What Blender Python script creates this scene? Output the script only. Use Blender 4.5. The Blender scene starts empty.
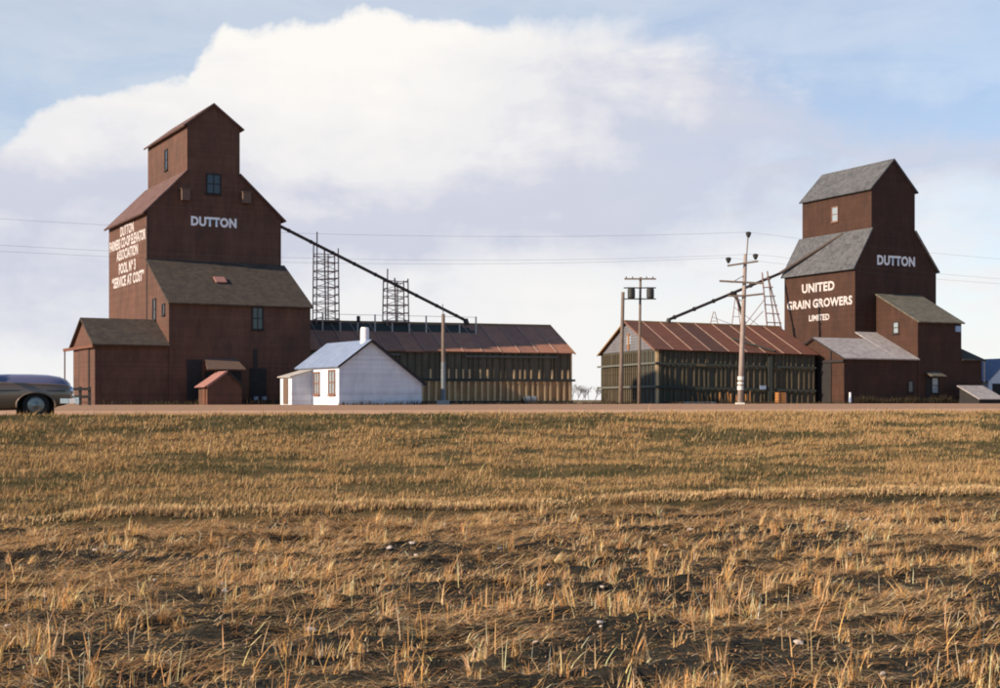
import bpy, bmesh, math, random
import numpy as np
from mathutils import Vector, Matrix, Quaternion
R = math.radians
random.seed(7)
rng = np.random.default_rng(11)
scene = bpy.context.scene
C = scene.collection

# ------------------------------------------------------------------ camera
F, H0, EZ = 1389.0, 400.0, 0.32          # focal length in photo pixels, horizon row, eye height over the yard
cam = bpy.data.cameras.new('camera')
cam.sensor_width = 36.0
cam.lens = 36.0 * F / 1000.0
cam.shift_y = (H0 - 344.0) / 1000.0
cam.clip_start = 0.1
cam.clip_end = 20000
co = bpy.data.objects.new('camera', cam)
co.location = (0, 0, EZ)
co.rotation_euler = (R(90), 0, 0)
C.objects.link(co)
scene.camera = co

# ------------------------------------------------------------------ sky and sun
SUN_EL, SUN_AZ = 25.0, -115.0              # azimuth from the view direction (+Y), negative = left
sv = Vector((math.sin(R(SUN_AZ)) * math.cos(R(SUN_EL)), math.cos(R(SUN_AZ)) * math.cos(R(SUN_EL)), math.sin(R(SUN_EL))))
sun = bpy.data.lights.new('sun', 'SUN')
sun.energy = 5.0
sun.angle = R(0.6)
sun.color = (1.0, 0.83, 0.63)
so = bpy.data.objects.new('sun', sun)
so.rotation_euler = (-sv).to_track_quat('-Z', 'Y').to_euler()
so.location = (-60, 20, 60)
C.objects.link(so)

world = bpy.data.worlds.new('World')
scene.world = world
world.use_nodes = True
wt = world.node_tree
wt.nodes.clear()


class NT:
    """small helper to write node trees in one line per node"""
    def __init__(self, tree): self.t = tree

    def n(self, typ, ins=None, **kw):
        nd = self.t.nodes.new(typ)
        for k, v in kw.items(): setattr(nd, k, v)
        for k, v in (ins or {}).items():
            s = nd.inputs[k]
            if isinstance(v, bpy.types.NodeSocket): self.t.links.new(v, s)
            else: s.default_value = v
        return nd

    def m(self, op, a, b=0.0, c=None, clamp=False):
        ins = {0: a, 1: b}
        if c is not None: ins[2] = c
        return self.n('ShaderNodeMath', ins, operation=op, use_clamp=clamp).outputs[0]

    def ramp(self, fac, stops, interp='LINEAR'):
        nd = self.n('ShaderNodeValToRGB', {0: fac})
        r = nd.color_ramp
        r.interpolation = interp
        while len(r.elements) < len(stops): r.elements.new(0.5)
        for e, (p, c) in zip(r.elements, stops):
            e.position = p
            e.color = tuple(c) + (1,) if hasattr(c, '__len__') else (c, c, c, 1)
        return nd.outputs[0]

    def mix(self, fac, a, b):
        nd = self.n('ShaderNodeMix', data_type='RGBA')
        for s, v in ((nd.inputs[0], fac), (nd.inputs[6], a), (nd.inputs[7], b)):
            if isinstance(v, bpy.types.NodeSocket): self.t.links.new(v, s)
            else: s.default_value = v if not hasattr(v, '__len__') else tuple(v)[:3] + (1,)
        return nd.outputs[2]

    def noise(self, vec, scale, detail=4, rough=0.55, dist=0.0):
        return self.n('ShaderNodeTexNoise', {'Vector': vec, 'Scale': scale, 'Detail': detail, 'Roughness': rough, 'Distortion': dist}).outputs[0]


def srgb(*c):
    return tuple((x / 255 / 12.92) if x / 255 <= 0.04045 else ((x / 255 + 0.055) / 1.055) ** 2.4 for x in c)


W = NT(wt)
tc = W.n('ShaderNodeTexCoord').outputs['Generated']
sp = W.n('ShaderNodeSeparateXYZ', {0: tc})
az = W.m('ARCTAN2', sp.outputs[0], sp.outputs[1])
el = W.m('ARCSINE', sp.outputs[2])
sky = W.n('ShaderNodeTexSky', sky_type='NISHITA', sun_disc=False, sun_elevation=R(SUN_EL), sun_rotation=R(SUN_AZ),
          altitude=1000.0, air_density=1.0, dust_density=0.7, ozone_density=3.0).outputs[0]
# top edge of the cloud bank (elevation as a function of azimuth), cauliflower edges from noise
pa = W.n('ShaderNodeMapRange', {0: az, 1: -math.pi, 2: math.pi, 3: 0.0, 4: 1.0}).outputs[0]
fc = W.n('ShaderNodeFloatCurve', {'Value': pa})
cv = fc.mapping.curves[0]


def edge_pt(px, py):
    a = math.atan((px - 500) / F)
    e = math.atan((H0 - py) / F * math.cos(a))
    return ((a + math.pi) / (2 * math.pi), e / 0.5)


pts = [(0.0, 0.10), (0.12, 0.08), (0.25, 0.14), (0.36, 0.20), (0.42, 0.26)]
pts += [edge_pt(*p) for p in ((-40, 158), (30, 112), (90, 84), (190, 70), (225, 18), (300, 22), (370, 6), (430, 26), (480, 20), (560, 8), (640, 2), (720, 18), (790, 40), (860, 74), (960, 84))]
pts += [(0.58, 0.42), (0.66, 0.30), (0.78, 0.16), (0.90, 0.08), (1.0, 0.10)]
cv.points[0].location = pts[0]
cv.points[1].location = pts[-1]
for p in pts[1:-1]: cv.points.new(*p)
for p in cv.points: p.handle_type = 'AUTO_CLAMPED'
fc.mapping.update()
edge = W.m('MULTIPLY', fc.outputs[0], 0.5)
puff = W.noise(tc, 15.0, 7, 0.58, 0.25)
puff2 = W.noise(tc, 46.0, 5, 0.6, 0.1)
flat = W.n('ShaderNodeMapping', {'Vector': tc, 'Scale': (1.0, 1.0, 3.2)}).outputs[0]
wisp = W.noise(flat, 8.0, 6, 0.6, 0.5)
big = W.noise(flat, 3.1, 4, 0.5, 0.3)
d = W.m('SUBTRACT', edge, el)
d = W.m('ADD', d, W.m('MULTIPLY', W.m('SUBTRACT', puff, 0.5), 0.050))
d = W.m('ADD', d, W.m('MULTIPLY', W.m('SUBTRACT', puff2, 0.5), 0.012))
# the edge is crisp on the sunlit left side and thins to veils on the right
soft = W.n('ShaderNodeMapRange', {0: az, 1: -0.02, 2: 0.26, 3: 0.010, 4: 0.075}).outputs[0]
cover = W.n('ShaderNodeMapRange', {0: W.m('DIVIDE', d, soft), 1: -0.6, 2: 1.0, 3: 0.0, 4: 1.0}, interpolation_type='SMOOTHSTEP').outputs[0]
thin = W.n('ShaderNodeMapRange', {0: az, 1: 0.06, 2: 0.24, 3: 0.0, 4: 0.34}).outputs[0]
cover = W.m('SUBTRACT', cover, W.m('MULTIPLY', thin, W.n('ShaderNodeMapRange', {0: wisp, 1: 0.36, 2: 0.62, 3: 1.0, 4: 0.0}).outputs[0]), clamp=True)
veil = W.n('ShaderNodeMapRange', {0: wisp, 1: 0.30, 2: 0.75, 3: 0.46, 4: 0.68}).outputs[0]
# the thin veil surrounds the bank and dies out away from it
near_bank = W.m('EXPONENT', W.m('MULTIPLY', W.m('ADD', W.m('MULTIPLY', az, az), W.m('MULTIPLY', W.m('MULTIPLY', el, el), 2.2)), -0.9))
veil = W.m('MULTIPLY', veil, near_bank)
cover = W.m('MAXIMUM', cover, veil)
# light and dark inside the bank: bright tops, lavender bases half way down, pale haze at the horizon
depth = W.m('ADD', el, W.m('MULTIPLY', W.m('SUBTRACT', big, 0.5), 0.19))
depth = W.m('SUBTRACT', depth, W.n('ShaderNodeMapRange', {0: az, 1: -0.12, 2: 0.10, 3: 0.0, 4: 0.055}, interpolation_type='SMOOTHSTEP').outputs[0])
depth = W.m('ADD', depth, W.m('MULTIPLY', W.m('SUBTRACT', wisp, 0.5), 0.10))
depth = W.m('ADD', depth, W.m('MULTIPLY', W.m('SUBTRACT', puff, 0.5), 0.11))
ccol = W.ramp(W.n('ShaderNodeMapRange', {0: depth, 1: 0.0, 2: 0.30, 3: 0.0, 4: 1.0}).outputs[0],
              [(0.0, srgb(247, 246, 244)), (0.16, srgb(240, 240, 242)), (0.36, srgb(207, 211, 226)), (0.46, srgb(210, 213, 227)), (0.60, srgb(238, 237, 239)), (0.82, srgb(253, 250, 245))])
skyt = W.n('ShaderNodeMixRGB', {0: 1.0, 1: sky, 2: (0.97, 1.03, 1.03, 1)}, blend_type='MULTIPLY').outputs[0]
skyb = W.n('ShaderNodeBackground', {'Color': skyt, 'Strength': 0.112})
clb = W.n('ShaderNodeBackground', {'Color': ccol, 'Strength': 0.71})
ms = W.n('ShaderNodeMixShader', {0: cover, 1: skyb.outputs[0], 2: clb.outputs[0]})
W.n('ShaderNodeOutputWorld', {'Surface': ms.outputs[0]})

scene.view_settings.view_transform = 'Standard'
scene.view_settings.look = 'None'
scene.view_settings.exposure = 0.5
scene.view_settings.gamma = 1.0
scene.view_settings.use_curve_mapping = False
scene.cycles.filter_width = 1.9
scene.cycles.max_bounces = 6

# ------------------------------------------------------------------ materials
MATS = {}


def new_mat(name):
    m = bpy.data.materials.new(name)
    m.use_nodes = True
    m.node_tree.nodes.clear()
    MATS[name] = m
    return m, NT(m.node_tree)


def finish(N, col, rough=0.8, bump=None, bstr=0.3, bdist=0.02, metal=0.0, coat=0.0, spec=0.3):
    ins = {'Base Color': col, 'Roughness': rough, 'Metallic': metal, 'Coat Weight': coat, 'Specular IOR Level': spec}
    if bump is not None:
        ins['Normal'] = N.n('ShaderNodeBump', {'Height': bump, 'Strength': bstr, 'Distance': bdist}).outputs[0]
    if not isinstance(col, bpy.types.NodeSocket): ins['Base Color'] = tuple(col)[:3] + (1,)
    b = N.n('ShaderNodeBsdfPrincipled', ins)
    N.n('ShaderNodeOutputMaterial', {'Surface': b.outputs[0]})


def boards(name, c1, c2, c3, pitch=0.14, axis=2, rough=0.8, grime=0.6, bstr=0.35):
    """painted or bare boards: overlapping courses along an axis, streaks, worn patches"""
    m, N = new_mat(name)
    tc = N.n('ShaderNodeTexCoord').outputs['Object']
    s = N.n('ShaderNodeSeparateXYZ', {0: tc})
    k = N.m('DIVIDE', s.outputs[axis], pitch)
    fr = N.m('FRACT', k)
    idx = N.m('FLOOR', k)
    rnd = N.n('ShaderNodeTexWhiteNoise', {'W': idx}, noise_dimensions='1D').outputs[0]
    lng = N.n('ShaderNodeMapping', {'Vector': tc, 'Scale': (1.4, 1.4, 0.22)}).outputs[0]
    streak = N.noise(lng, 2.6, 5, 0.65)
    patch = N.noise(tc, 0.55, 5, 0.6, 0.4)
    fine = N.noise(tc, 9.0, 4, 0.7)
    f = N.m('ADD', N.m('MULTIPLY', streak, 0.5), N.m('MULTIPLY', patch, 0.5))
    col = N.mix(N.n('ShaderNodeMapRange', {0: f, 1: 0.40, 2: 0.60}).outputs[0], c1, c2)
    col = N.mix(N.m('MULTIPLY', N.n('ShaderNodeMapRange', {0: N.m('ADD', N.m('MULTIPLY', patch, .6), N.m('MULTIPLY', fine, .4)), 1: 0.52, 2: 0.72}).outputs[0], grime), col, c3)
    st2 = N.noise(N.n('ShaderNodeMapping', {'Vector': tc, 'Location': (7.3, 2.1, 4.4), 'Scale': (1.0, 1.0, 0.30)}).outputs[0], 1.1, 6, 0.66, 0.6)
    col = N.mix(N.m('MULTIPLY', N.n('ShaderNodeMapRange', {0: st2, 1: 0.50, 2: 0.70}).outputs[0], 0.42), col, tuple(min(.9, x * 1.35 + .008) for x in c1))
    col = N.mix(N.m('MULTIPLY', N.n('ShaderNodeMapRange', {0: st2, 1: 0.48, 2: 0.30}).outputs[0], 0.38), col, tuple(x * .62 for x in c2))
    v = N.m('ADD', 0.90, N.m('MULTIPLY', rnd, 0.16))
    col = N.n('ShaderNodeMixRGB', {0: 1.0, 1: col, 2: N.n('ShaderNodeCombineXYZ', {0: v, 1: v, 2: v}).outputs[0]}, blend_type='MULTIPLY').outputs[0]
    h = N.m('ADD', fr, N.m('MULTIPLY', fine, 0.25))
    finish(N, col, rough, h, bstr, 0.02)
    return m


def shingles(name, c1, c2, c3, pitch=0.16):
    m, N = new_mat(name)
    tc = N.n('ShaderNodeTexCoord').outputs['Object']
    p1 = N.noise(tc, 0.8, 5, 0.65, 0.3)
    p2 = N.noise(tc, 5.0, 4, 0.7)
    br = N.n('ShaderNodeTexVoronoi', {'Vector': tc, 'Scale': 3.4}).outputs['Color']
    sx = N.n('ShaderNodeSeparateColor', {0: br}).outputs[0]
    f = N.m('ADD', N.m('MULTIPLY', p1, 0.45), N.m('ADD', N.m('MULTIPLY', p2, 0.3), N.m('MULTIPLY', sx, 0.25)))
    col = N.ramp(f, [(0.34, c1), (0.5, c2), (0.66, c3)])
    s = N.n('ShaderNodeSeparateXYZ', {0: tc})
    fr = N.m('FRACT', N.m('DIVIDE', s.outputs[2], pitch * 0.6))
    finish(N, col, 0.9, N.m('ADD', fr, p2), 0.5, 0.02)
    return m


def plain(name, c1, c2=None, scale=3.0, rough=0.8, bstr=0.2, metal=0.0, coat=0.0, spec=0.3, dist=0.01):
    m, N = new_mat(name)
    tc = N.n('ShaderNodeTexCoord').outputs['Object']
    if c2 is None: c2 = tuple(x * 0.7 for x in c1)
    n1 = N.noise(tc, scale, 6, 0.62, 0.3)
    n2 = N.noise(tc, scale * 7, 3, 0.6)
    f = N.n('ShaderNodeMapRange', {0: N.m('ADD', N.m('MULTIPLY', n1, .7), N.m('MULTIPLY', n2, .3)), 1: 0.36, 2: 0.64}).outputs[0]
    finish(N, N.mix(f, c1, c2), rough, n2, bstr, dist, metal, coat, spec)
    return m


boards('red_siding', (0.125, 0.058, 0.038), (0.088, 0.043, 0.029), (0.080, 0.054, 0.042))
boards('brown_siding', (0.065, 0.028, 0.017), (0.046, 0.021, 0.013), (0.039, 0.023, 0.019))
boards('white_siding', (0.684, 0.721, 0.778), (0.624, 0.659, 0.720), (0.513, 0.532, 0.595), pitch=0.16, grime=0.8, bstr=0.6)
boards('shade_lift_boards', (0.162, 0.131, 0.090), (0.102, 0.087, 0.064), (0.240, 0.168, 0.097), pitch=0.2, axis=0, grime=0.6)  # tarred wall boards in lighter colours, to offset the elevator's shadow
boards('tar_boards', (0.078, 0.071, 0.048), (0.057, 0.053, 0.039), (0.133, 0.100, 0.057), pitch=0.2, axis=0, grime=0.6)
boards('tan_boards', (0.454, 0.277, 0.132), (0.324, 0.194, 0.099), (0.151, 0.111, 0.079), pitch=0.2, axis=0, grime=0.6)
boards('grey_gable', (0.180, 0.173, 0.188), (0.143, 0.139, 0.150), (0.098, 0.090, 0.090), pitch=0.24)
shingles('dark_shingle', (0.048, 0.037, 0.030), (0.066, 0.050, 0.039), (0.088, 0.065, 0.049))
shingles('grey_shingle', (0.065, 0.065, 0.071), (0.093, 0.093, 0.099), (0.124, 0.121, 0.124))
shingles('pale_shingle', (0.274, 0.238, 0.234), (0.344, 0.304, 0.293), (0.405, 0.365, 0.344))
shingles('olive_shingle', (0.098, 0.086, 0.064), (0.131, 0.116, 0.086), (0.158, 0.143, 0.112))
shingles('red_shingle', (0.096, 0.051, 0.045), (0.126, 0.069, 0.060), (0.156, 0.096, 0.084))
shingles('blue_shingle', (0.172, 0.216, 0.323), (0.196, 0.245, 0.358), (0.224, 0.274, 0.380))
plain('pink_boards', (0.360, 0.176, 0.152), (0.288, 0.136, 0.112), 4)
plain('rust_sheet', (0.133, 0.055, 0.033), (0.086, 0.036, 0.024), 1.4, 0.75, 0.2)
plain('rust_red', (0.166, 0.061, 0.036), (0.108, 0.042, 0.026), 1.4, 0.75, 0.2)
plain('rust_dark', (0.097, 0.043, 0.029), (0.065, 0.030, 0.023), 1.6, 0.75, 0.2)
plain('seam_metal', (0.420, 0.294, 0.238), (0.280, 0.168, 0.126), 4, 0.6)
plain('ridge_wood', (0.300, 0.188, 0.075), (0.210, 0.128, 0.060), 5)
plain('walk_boards', (0.045, 0.050, 0.040), (0.030, 0.034, 0.030), 3)
plain('post_tan', (0.68, 0.46, 0.25), (0.50, 0.33, 0.17), 4)
plain('post_dark', (0.133, 0.102, 0.062), (0.069, 0.057, 0.037), 4)
plain('beam_dark', (0.055, 0.060, 0.050), (0.035, 0.038, 0.034), 4)
plain('beam_grey', (0.140, 0.140, 0.119), (0.084, 0.084, 0.070), 4)
plain('pale_wood', (0.50, 0.46, 0.42), (0.36, 0.32, 0.28), 5)
plain('orange_wood', (0.400, 0.176, 0.052), (0.288, 0.120, 0.040), 5)
plain('pole_wood', (0.216, 0.162, 0.126), (0.144, 0.104, 0.083), 2.5, 0.85, 0.4)
plain('pole_pale', (0.345, 0.270, 0.232), (0.270, 0.203, 0.173), 2.5, 0.85, 0.4)
plain('trestle_wood', (0.345, 0.205, 0.171), (0.230, 0.140, 0.122), 4)
plain('rust_shade_lift', (0.395, 0.176, 0.106), (0.277, 0.126, 0.082), 1.4, 0.75, 0.2)  # roof rust lightened in colour to offset the elevator's shadow on the left annex
plain('rust_shade_lift_dark', (0.333, 0.149, 0.094), (0.227, 0.109, 0.075), 1.4, 0.75, 0.2)  # deeper tone of the same shadow-offsetting rust
plain('spout_metal', (0.079, 0.056, 0.046), (0.053, 0.039, 0.035), 2.5, 0.6)
plain('white_paint', (0.90, 0.86, 0.85), (0.80, 0.76, 0.75), 6, 0.6)
plain('white_band', (0.78, 0.74, 0.66), (0.66, 0.62, 0.56), 6, 0.6)
plain('sign_sun_dimmed', (0.594, 0.535, 0.519), (0.446, 0.394, 0.378), 2.5, 0.7)  # lettering white darkened for the sunlit walls, against the strong sun
plain('trim_dark', (0.035, 0.028, 0.026), (0.024, 0.020, 0.020), 6)
plain('trim_red', (0.169, 0.068, 0.039), (0.124, 0.049, 0.031), 6)
plain('trim_brown', (0.225, 0.112, 0.075), (0.165, 0.083, 0.060), 6)
plain('door_dark', (0.030, 0.027, 0.026), (0.018, 0.017, 0.018), 3)
plain('door_brown', (0.085, 0.040, 0.028), (0.060, 0.030, 0.024), 3)
plain('vent_wood', (0.17, 0.105, 0.075), (0.12, 0.075, 0.058), 6)
plain('glass', (0.035, 0.042, 0.050), (0.025, 0.03, 0.036), 2, 0.12, 0.02, spec=0.6)
plain('glass_pale', (0.30, 0.34, 0.36), (0.22, 0.26, 0.28), 4, 0.2, 0.02, spec=0.6)
plain('transformer', (0.040, 0.040, 0.038), (0.028, 0.028, 0.028), 6, 0.5)
plain('wire', (0.060, 0.058, 0.060), (0.05, 0.05, 0.052), 6, 0.6)
plain('iron', (0.045, 0.040, 0.036), (0.03, 0.028, 0.026), 6, 0.6)
plain('tin_blue', (0.34, 0.42, 0.55), (0.26, 0.33, 0.44), 6, 0.4, metal=0.2)
plain('tin_grey', (0.22, 0.24, 0.25), (0.15, 0.16, 0.17), 6, 0.5)
plain('stone', (0.605, 0.507, 0.448), (0.448, 0.360, 0.312), 9, 0.8, 0.5)
plain('twig', (0.13, 0.11, 0.10), (0.09, 0.075, 0.07), 6)
plain('tyre', (0.018, 0.018, 0.018), (0.026, 0.025, 0.024), 8, 0.85)
plain('hubcap', (0.34, 0.34, 0.30), (0.22, 0.22, 0.19), 5, 0.40, metal=0.6)
plain('chrome', (0.78, 0.80, 0.86), (0.70, 0.72, 0.78), 5, 0.16, 0.02, metal=1.0)
plain('well_dark', (0.012, 0.011, 0.011), (0.018, 0.016, 0.015), 5)
plain('lamp_glass', (0.60, 0.60, 0.58), (0.5, 0.5, 0.48), 5, 0.1, spec=0.8)


def car_paint():
    m, N = new_mat('car_paint')
    tc = N.n('ShaderNodeTexCoord').outputs['Object']
    s = N.n('ShaderNodeSeparateXYZ', {0: tc})
    dust = N.noise(tc, 3.0, 6, 0.65, 0.5)
    low = N.n('ShaderNodeMapRange', {0: s.outputs[2], 1: 0.2, 2: 0.75, 3: 0.75, 4: 0.0}).outputs[0]   # road dust thrown up on the sills
    col = N.mix(N.m('MULTIPLY', low, dust), (0.165, 0.105, 0.070), (0.20, 0.145, 0.09))
    rough = N.m('ADD', 0.24, N.m('MULTIPLY', low, 0.4))
    b = N.n('ShaderNodeBsdfPrincipled', {'Base Color': col, 'Roughness': rough, 'Metallic': 0.15, 'Coat Weight': 0.9, 'Coat Roughness': 0.10})
    N.n('ShaderNodeOutputMaterial', {'Surface': b.outputs[0]})


car_paint()
mhp, Nhp = new_mat('hood_paint')
Nhp.n('ShaderNodeOutputMaterial', {'Surface': Nhp.n('ShaderNodeBsdfPrincipled', {'Base Color': (0.14, 0.135, 0.215, 1), 'Roughness': 0.32, 'Metallic': 0.1, 'Coat Weight': 0.6, 'Coat Roughness': 0.15}).outputs[0]})


def blade_material(name, transl=0.3):
    m, N = new_mat(name)
    at = N.n('ShaderNodeAttribute', attribute_name='tint').outputs['Color']
    dif = N.n('ShaderNodeBsdfDiffuse', {'Color': at})
    tr = N.n('ShaderNodeBsdfTranslucent', {'Color': at})
    mx = N.n('ShaderNodeMixShader', {0: transl, 1: dif.outputs[0], 2: tr.outputs[0]})
    N.n('ShaderNodeOutputMaterial', {'Surface': mx.outputs[0]})


blade_material('straw', 0.25)
blade_material('turf', 0.25)

# ------------------------------------------------------------------ mesh helpers


class MB:
    def __init__(self): self.v, self.f = [], []

    def add(self, vs, fs):
        o = len(self.v)
        self.v += [tuple(p) for p in vs]
        self.f += [tuple(i + o for i in q) for q in fs]
        return self

    def box(self, x0, x1, y0, y1, z0, z1):
        return self.add([(x0, y0, z0), (x1, y0, z0), (x1, y1, z0), (x0, y1, z0), (x0, y0, z1), (x1, y0, z1), (x1, y1, z1), (x0, y1, z1)],
                        [(0, 3, 2, 1), (4, 5, 6, 7), (0, 1, 5, 4), (1, 2, 6, 5), (2, 3, 7, 6), (3, 0, 4, 7)])

    def prism(self, poly, axis, a, b):
        """extrude a 2-D outline: axis 1 -> outline in (x, z) along y; axis 0 -> outline in (y, z) along x; axis 2 -> (x, y) along z"""
        n = len(poly)
        def P(p, t):
            return {1: (p[0], t, p[1]), 0: (t, p[0], p[1]), 2: (p[0], p[1], t)}[axis]
        vs = [P(p, a) for p in poly] + [P(p, b) for p in poly]
        fs = [tuple(range(n)), tuple(range(2 * n - 1, n - 1, -1))]
        fs += [(i, i + n, (i + 1) % n + n, (i + 1) % n) for i in range(n)]
        return self.add(vs, fs)

    def slab(self, q, t):
        """four corners of a roof plane, thickness t measured downwards along its normal"""
        q = [Vector(p) for p in q]
        n = (q[1] - q[0]).cross(q[3] - q[0]).normalized()
        if n.z < 0: n = -n
        vs = q + [p - n * t for p in q]
        return self.add(vs, [(0, 1, 2, 3), (7, 6, 5, 4), (0, 4, 5, 1), (1, 5, 6, 2), (2, 6, 7, 3), (3, 7, 4, 0)])

    def bar(self, a, b, w, h=None):
        a, b = Vector(a), Vector(b)
        h = h or w
        d = (b - a).normalized()
        up = Vector((0, 0, 1)) if abs(d.z) < 0.95 else Vector((1, 0, 0))
        s = d.cross(up).normalized()
        u = s.cross(d)
        vs = []
        for p in (a, b):
            vs += [p - s * w / 2 - u * h / 2, p + s * w / 2 - u * h / 2, p + s * w / 2 + u * h / 2, p - s * w / 2 + u * h / 2]
        return self.add(vs, [(3, 2, 1, 0), (4, 5, 6, 7), (0, 1, 5, 4), (1, 2, 6, 5), (2, 3, 7, 6), (3, 0, 4, 7)])

    def tube(self, pts, rad, n=8, cap=True):
        pts = [Vector(p) for p in pts]
        rad = rad if hasattr(rad, '__len__') else [rad] * len(pts)
        o = []
        for i, p in enumerate(pts):
            d = (pts[min(i + 1, len(pts) - 1)] - pts[max(i - 1, 0)]).normalized()
            up = Vector((0, 0, 1)) if abs(d.z) < 0.9 else Vector((0, 1, 0))
            s = d.cross(up).normalized()
            u = s.cross(d)
            o += [p + (s * math.cos(2 * math.pi * k / n) + u * math.sin(2 * math.pi * k / n)) * rad[i] for k in range(n)]
        fs = []
        for i in range(len(pts) - 1):
            fs += [(i * n + k, i * n + (k + 1) % n, (i + 1) * n + (k + 1) % n, (i + 1) * n + k) for k in range(n)]
        if cap: fs += [tuple(range(n - 1, -1, -1)), tuple(range((len(pts) - 1) * n, len(pts) * n))]
        return self.add(o, fs)

    def build(self, name, mat, parent=None, smooth=False, bevel=0.0):
        me = bpy.data.meshes.new(name)
        me.from_pydata(self.v, [], self.f)
        bm = bmesh.new()
        bm.from_mesh(me)
        bmesh.ops.recalc_face_normals(bm, faces=bm.faces)
        if bevel:
            bmesh.ops.bevel(bm, geom=bm.edges[:], offset=bevel, segments=1, affect='EDGES')
        bm.to_mesh(me)
        bm.free()
        if smooth:
            me.polygons.foreach_set('use_smooth', [True] * len(me.polygons))
        me.materials.append(MATS[mat])
        o = bpy.data.objects.new(name, me)
        C.objects.link(o)
        if parent: o.parent = parent
        return o


def tag(o, label, cat, group=None):
    o['label'] = label
    o['category'] = cat
    if group: o['group'] = group
    return o


def thing(name, label, cat, loc=(0, 0, 0), yaw=0.0, group=None):
    o = bpy.data.objects.new(name, None)
    o.empty_display_size = 0.3
    C.objects.link(o)
    o.location = loc
    o.rotation_euler = (0, 0, R(yaw))
    return tag(o, label, cat, group)


def copy_part(o, loc=None, parent=None):
    c = o.copy()
    C.objects.link(c)
    c.parent = parent or o.parent
    if loc is not None: c.location = loc
    return c


def copy_tree(o, parent=None):
    c = o.copy()
    C.objects.link(c)
    if parent: c.parent = parent
    for ch in list(o.children): copy_tree(ch, c)
    return c


def at(px, py, f):
    return Vector(((px - 500) / F * f, f, EZ + (H0 - py) / F * f))


def text_mesh(text, bold):
    cu = bpy.data.curves.new('lettering', 'FONT')
    cu.body = text
    cu.size = 1.0
    cu.offset = bold
    cu.space_character = 1.06
    cu.resolution_u = 3
    tmp = bpy.data.objects.new('lettering_tmp', cu)
    C.objects.link(tmp)
    dg = bpy.context.evaluated_depsgraph_get()
    me = bpy.data.meshes.new_from_object(tmp.evaluated_get(dg))
    bpy.data.objects.remove(tmp)
    co = np.empty(len(me.vertices) * 3)
    me.vertices.foreach_get('co', co)
    return me, co.reshape(-1, 3)


def lettering(text, wid, hgt, mat, parent, origin, xdir, bold=0.012):
    """painted letters, one part per word, fitted into wid x hgt from origin along xdir"""
    words = [text_mesh(w, bold) for w in text.split(' ')]
    ws = [c[:, 0].max() - c[:, 0].min() for _, c in words]
    gap = 0.34
    k = wid / (sum(ws) + gap * (len(words) - 1))
    zmin, zmax = min(c[:, 1].min() for _, c in words), max(c[:, 1].max() for _, c in words)
    X, x0 = np.array(xdir, float), 0.0
    for (me, c), w in zip(words, ws):
        px = (c[:, 0] - c[:, 0].min()) * k + x0
        pz = (c[:, 1] - zmin) / (zmax - zmin) * hgt
        P = np.array(origin)[None] + X[None] * px[:, None] + np.array([[0, 0, 1.0]]) * pz[:, None]
        me.vertices.foreach_set('co', P.ravel())
        me.materials.clear()
        me.materials.append(MATS[mat])
        o = bpy.data.objects.new('lettering', me)
        C.objects.link(o)
        o.parent = parent
        x0 += (w + gap) * k


def window(parent, plane, at_, a0, a1, z0, z1, frame='trim_dark', pane='glass', nx=1, nz=2, fw=0.09, sill=True, out=-1):
    """window lying on a wall: plane 'v' (wall at y = at_, facing out*y) or 'u' (wall at x = at_, facing out*x)"""
    def B(mb, p0, p1, q0, q1, d0, d1):
        lo, hi = sorted((at_ + out * d0, at_ + out * d1))
        if plane == 'v': mb.box(p0, p1, lo, hi, q0, q1)
        else: mb.box(lo, hi, p0, p1, q0, q1)
    w = MB()
    B(w, a0, a1, z0, z0 + fw, 0.004, 0.07); B(w, a0, a1, z1 - fw, z1, 0.004, 0.07)
    B(w, a0, a0 + fw, z0 + fw, z1 - fw, 0.004, 0.067); B(w, a1 - fw, a1, z0 + fw, z1 - fw, 0.004, 0.067)
    for i in range(1, nx):
        c = a0 + (a1 - a0) * i / nx
        B(w, c - fw * .3, c + fw * .3, z0 + fw, z1 - fw, 0.004, 0.055)
    for i in range(1, nz):
        c = z0 + (z1 - z0) * i / nz
        B(w, a0 + fw, a1 - fw, c - fw * .35, c + fw * .35, 0.004, 0.060)
    o = w.build('window', frame, parent)
    iw, ih = (a1 - a0 - 2 * fw) / nx, (z1 - z0 - 2 * fw) / nz
    for i in range(nx):
        for j in range(nz):
            g = MB()
            B(g, a0 + fw + i * iw, a0 + fw + (i + 1) * iw, z0 + fw + j * ih, z0 + fw + (j + 1) * ih, 0.004, 0.02)
            g.build('pane', pane, o)
    if sill:
        s = MB()
        B(s, a0 - .06, a1 + .06, z0 - .08, z0 - .002, 0.004, 0.12)
        s.build('sill', frame, o)
    return o


def vn(x, y, seed=0):
    """smooth value noise, vectorised"""
    xi, yi = np.floor(x).astype(np.int64), np.floor(y).astype(np.int64)
    fx, fy = x - xi, y - yi
    fx, fy = fx * fx * (3 - 2 * fx), fy * fy * (3 - 2 * fy)
    def h(a, b):
        n = (a * 374761393 + b * 668265263 + seed * 974634777) & 0xffffffff
        n = ((n ^ (n >> 13)) * 1274126177) & 0xffffffff
        return ((n ^ (n >> 16)) & 0xffff) / 65535.0
    return (h(xi, yi) * (1 - fx) + h(xi + 1, yi) * fx) * (1 - fy) + (h(xi, yi + 1) * (1 - fx) + h(xi + 1, yi + 1) * fx) * fy


def fbm(x, y, seed=0, oct=4):
    s, a, t = 0, 0.5, 0
    for i in range(oct):
        s = s + a * vn(x * 2 ** i, y * 2 ** i, seed + i * 17); t += a; a *= 0.5
    return s / t


# ------------------------------------------------------------------ ground
TA = R(20.0)                                # road, sod edge and furrows all run this way


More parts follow.
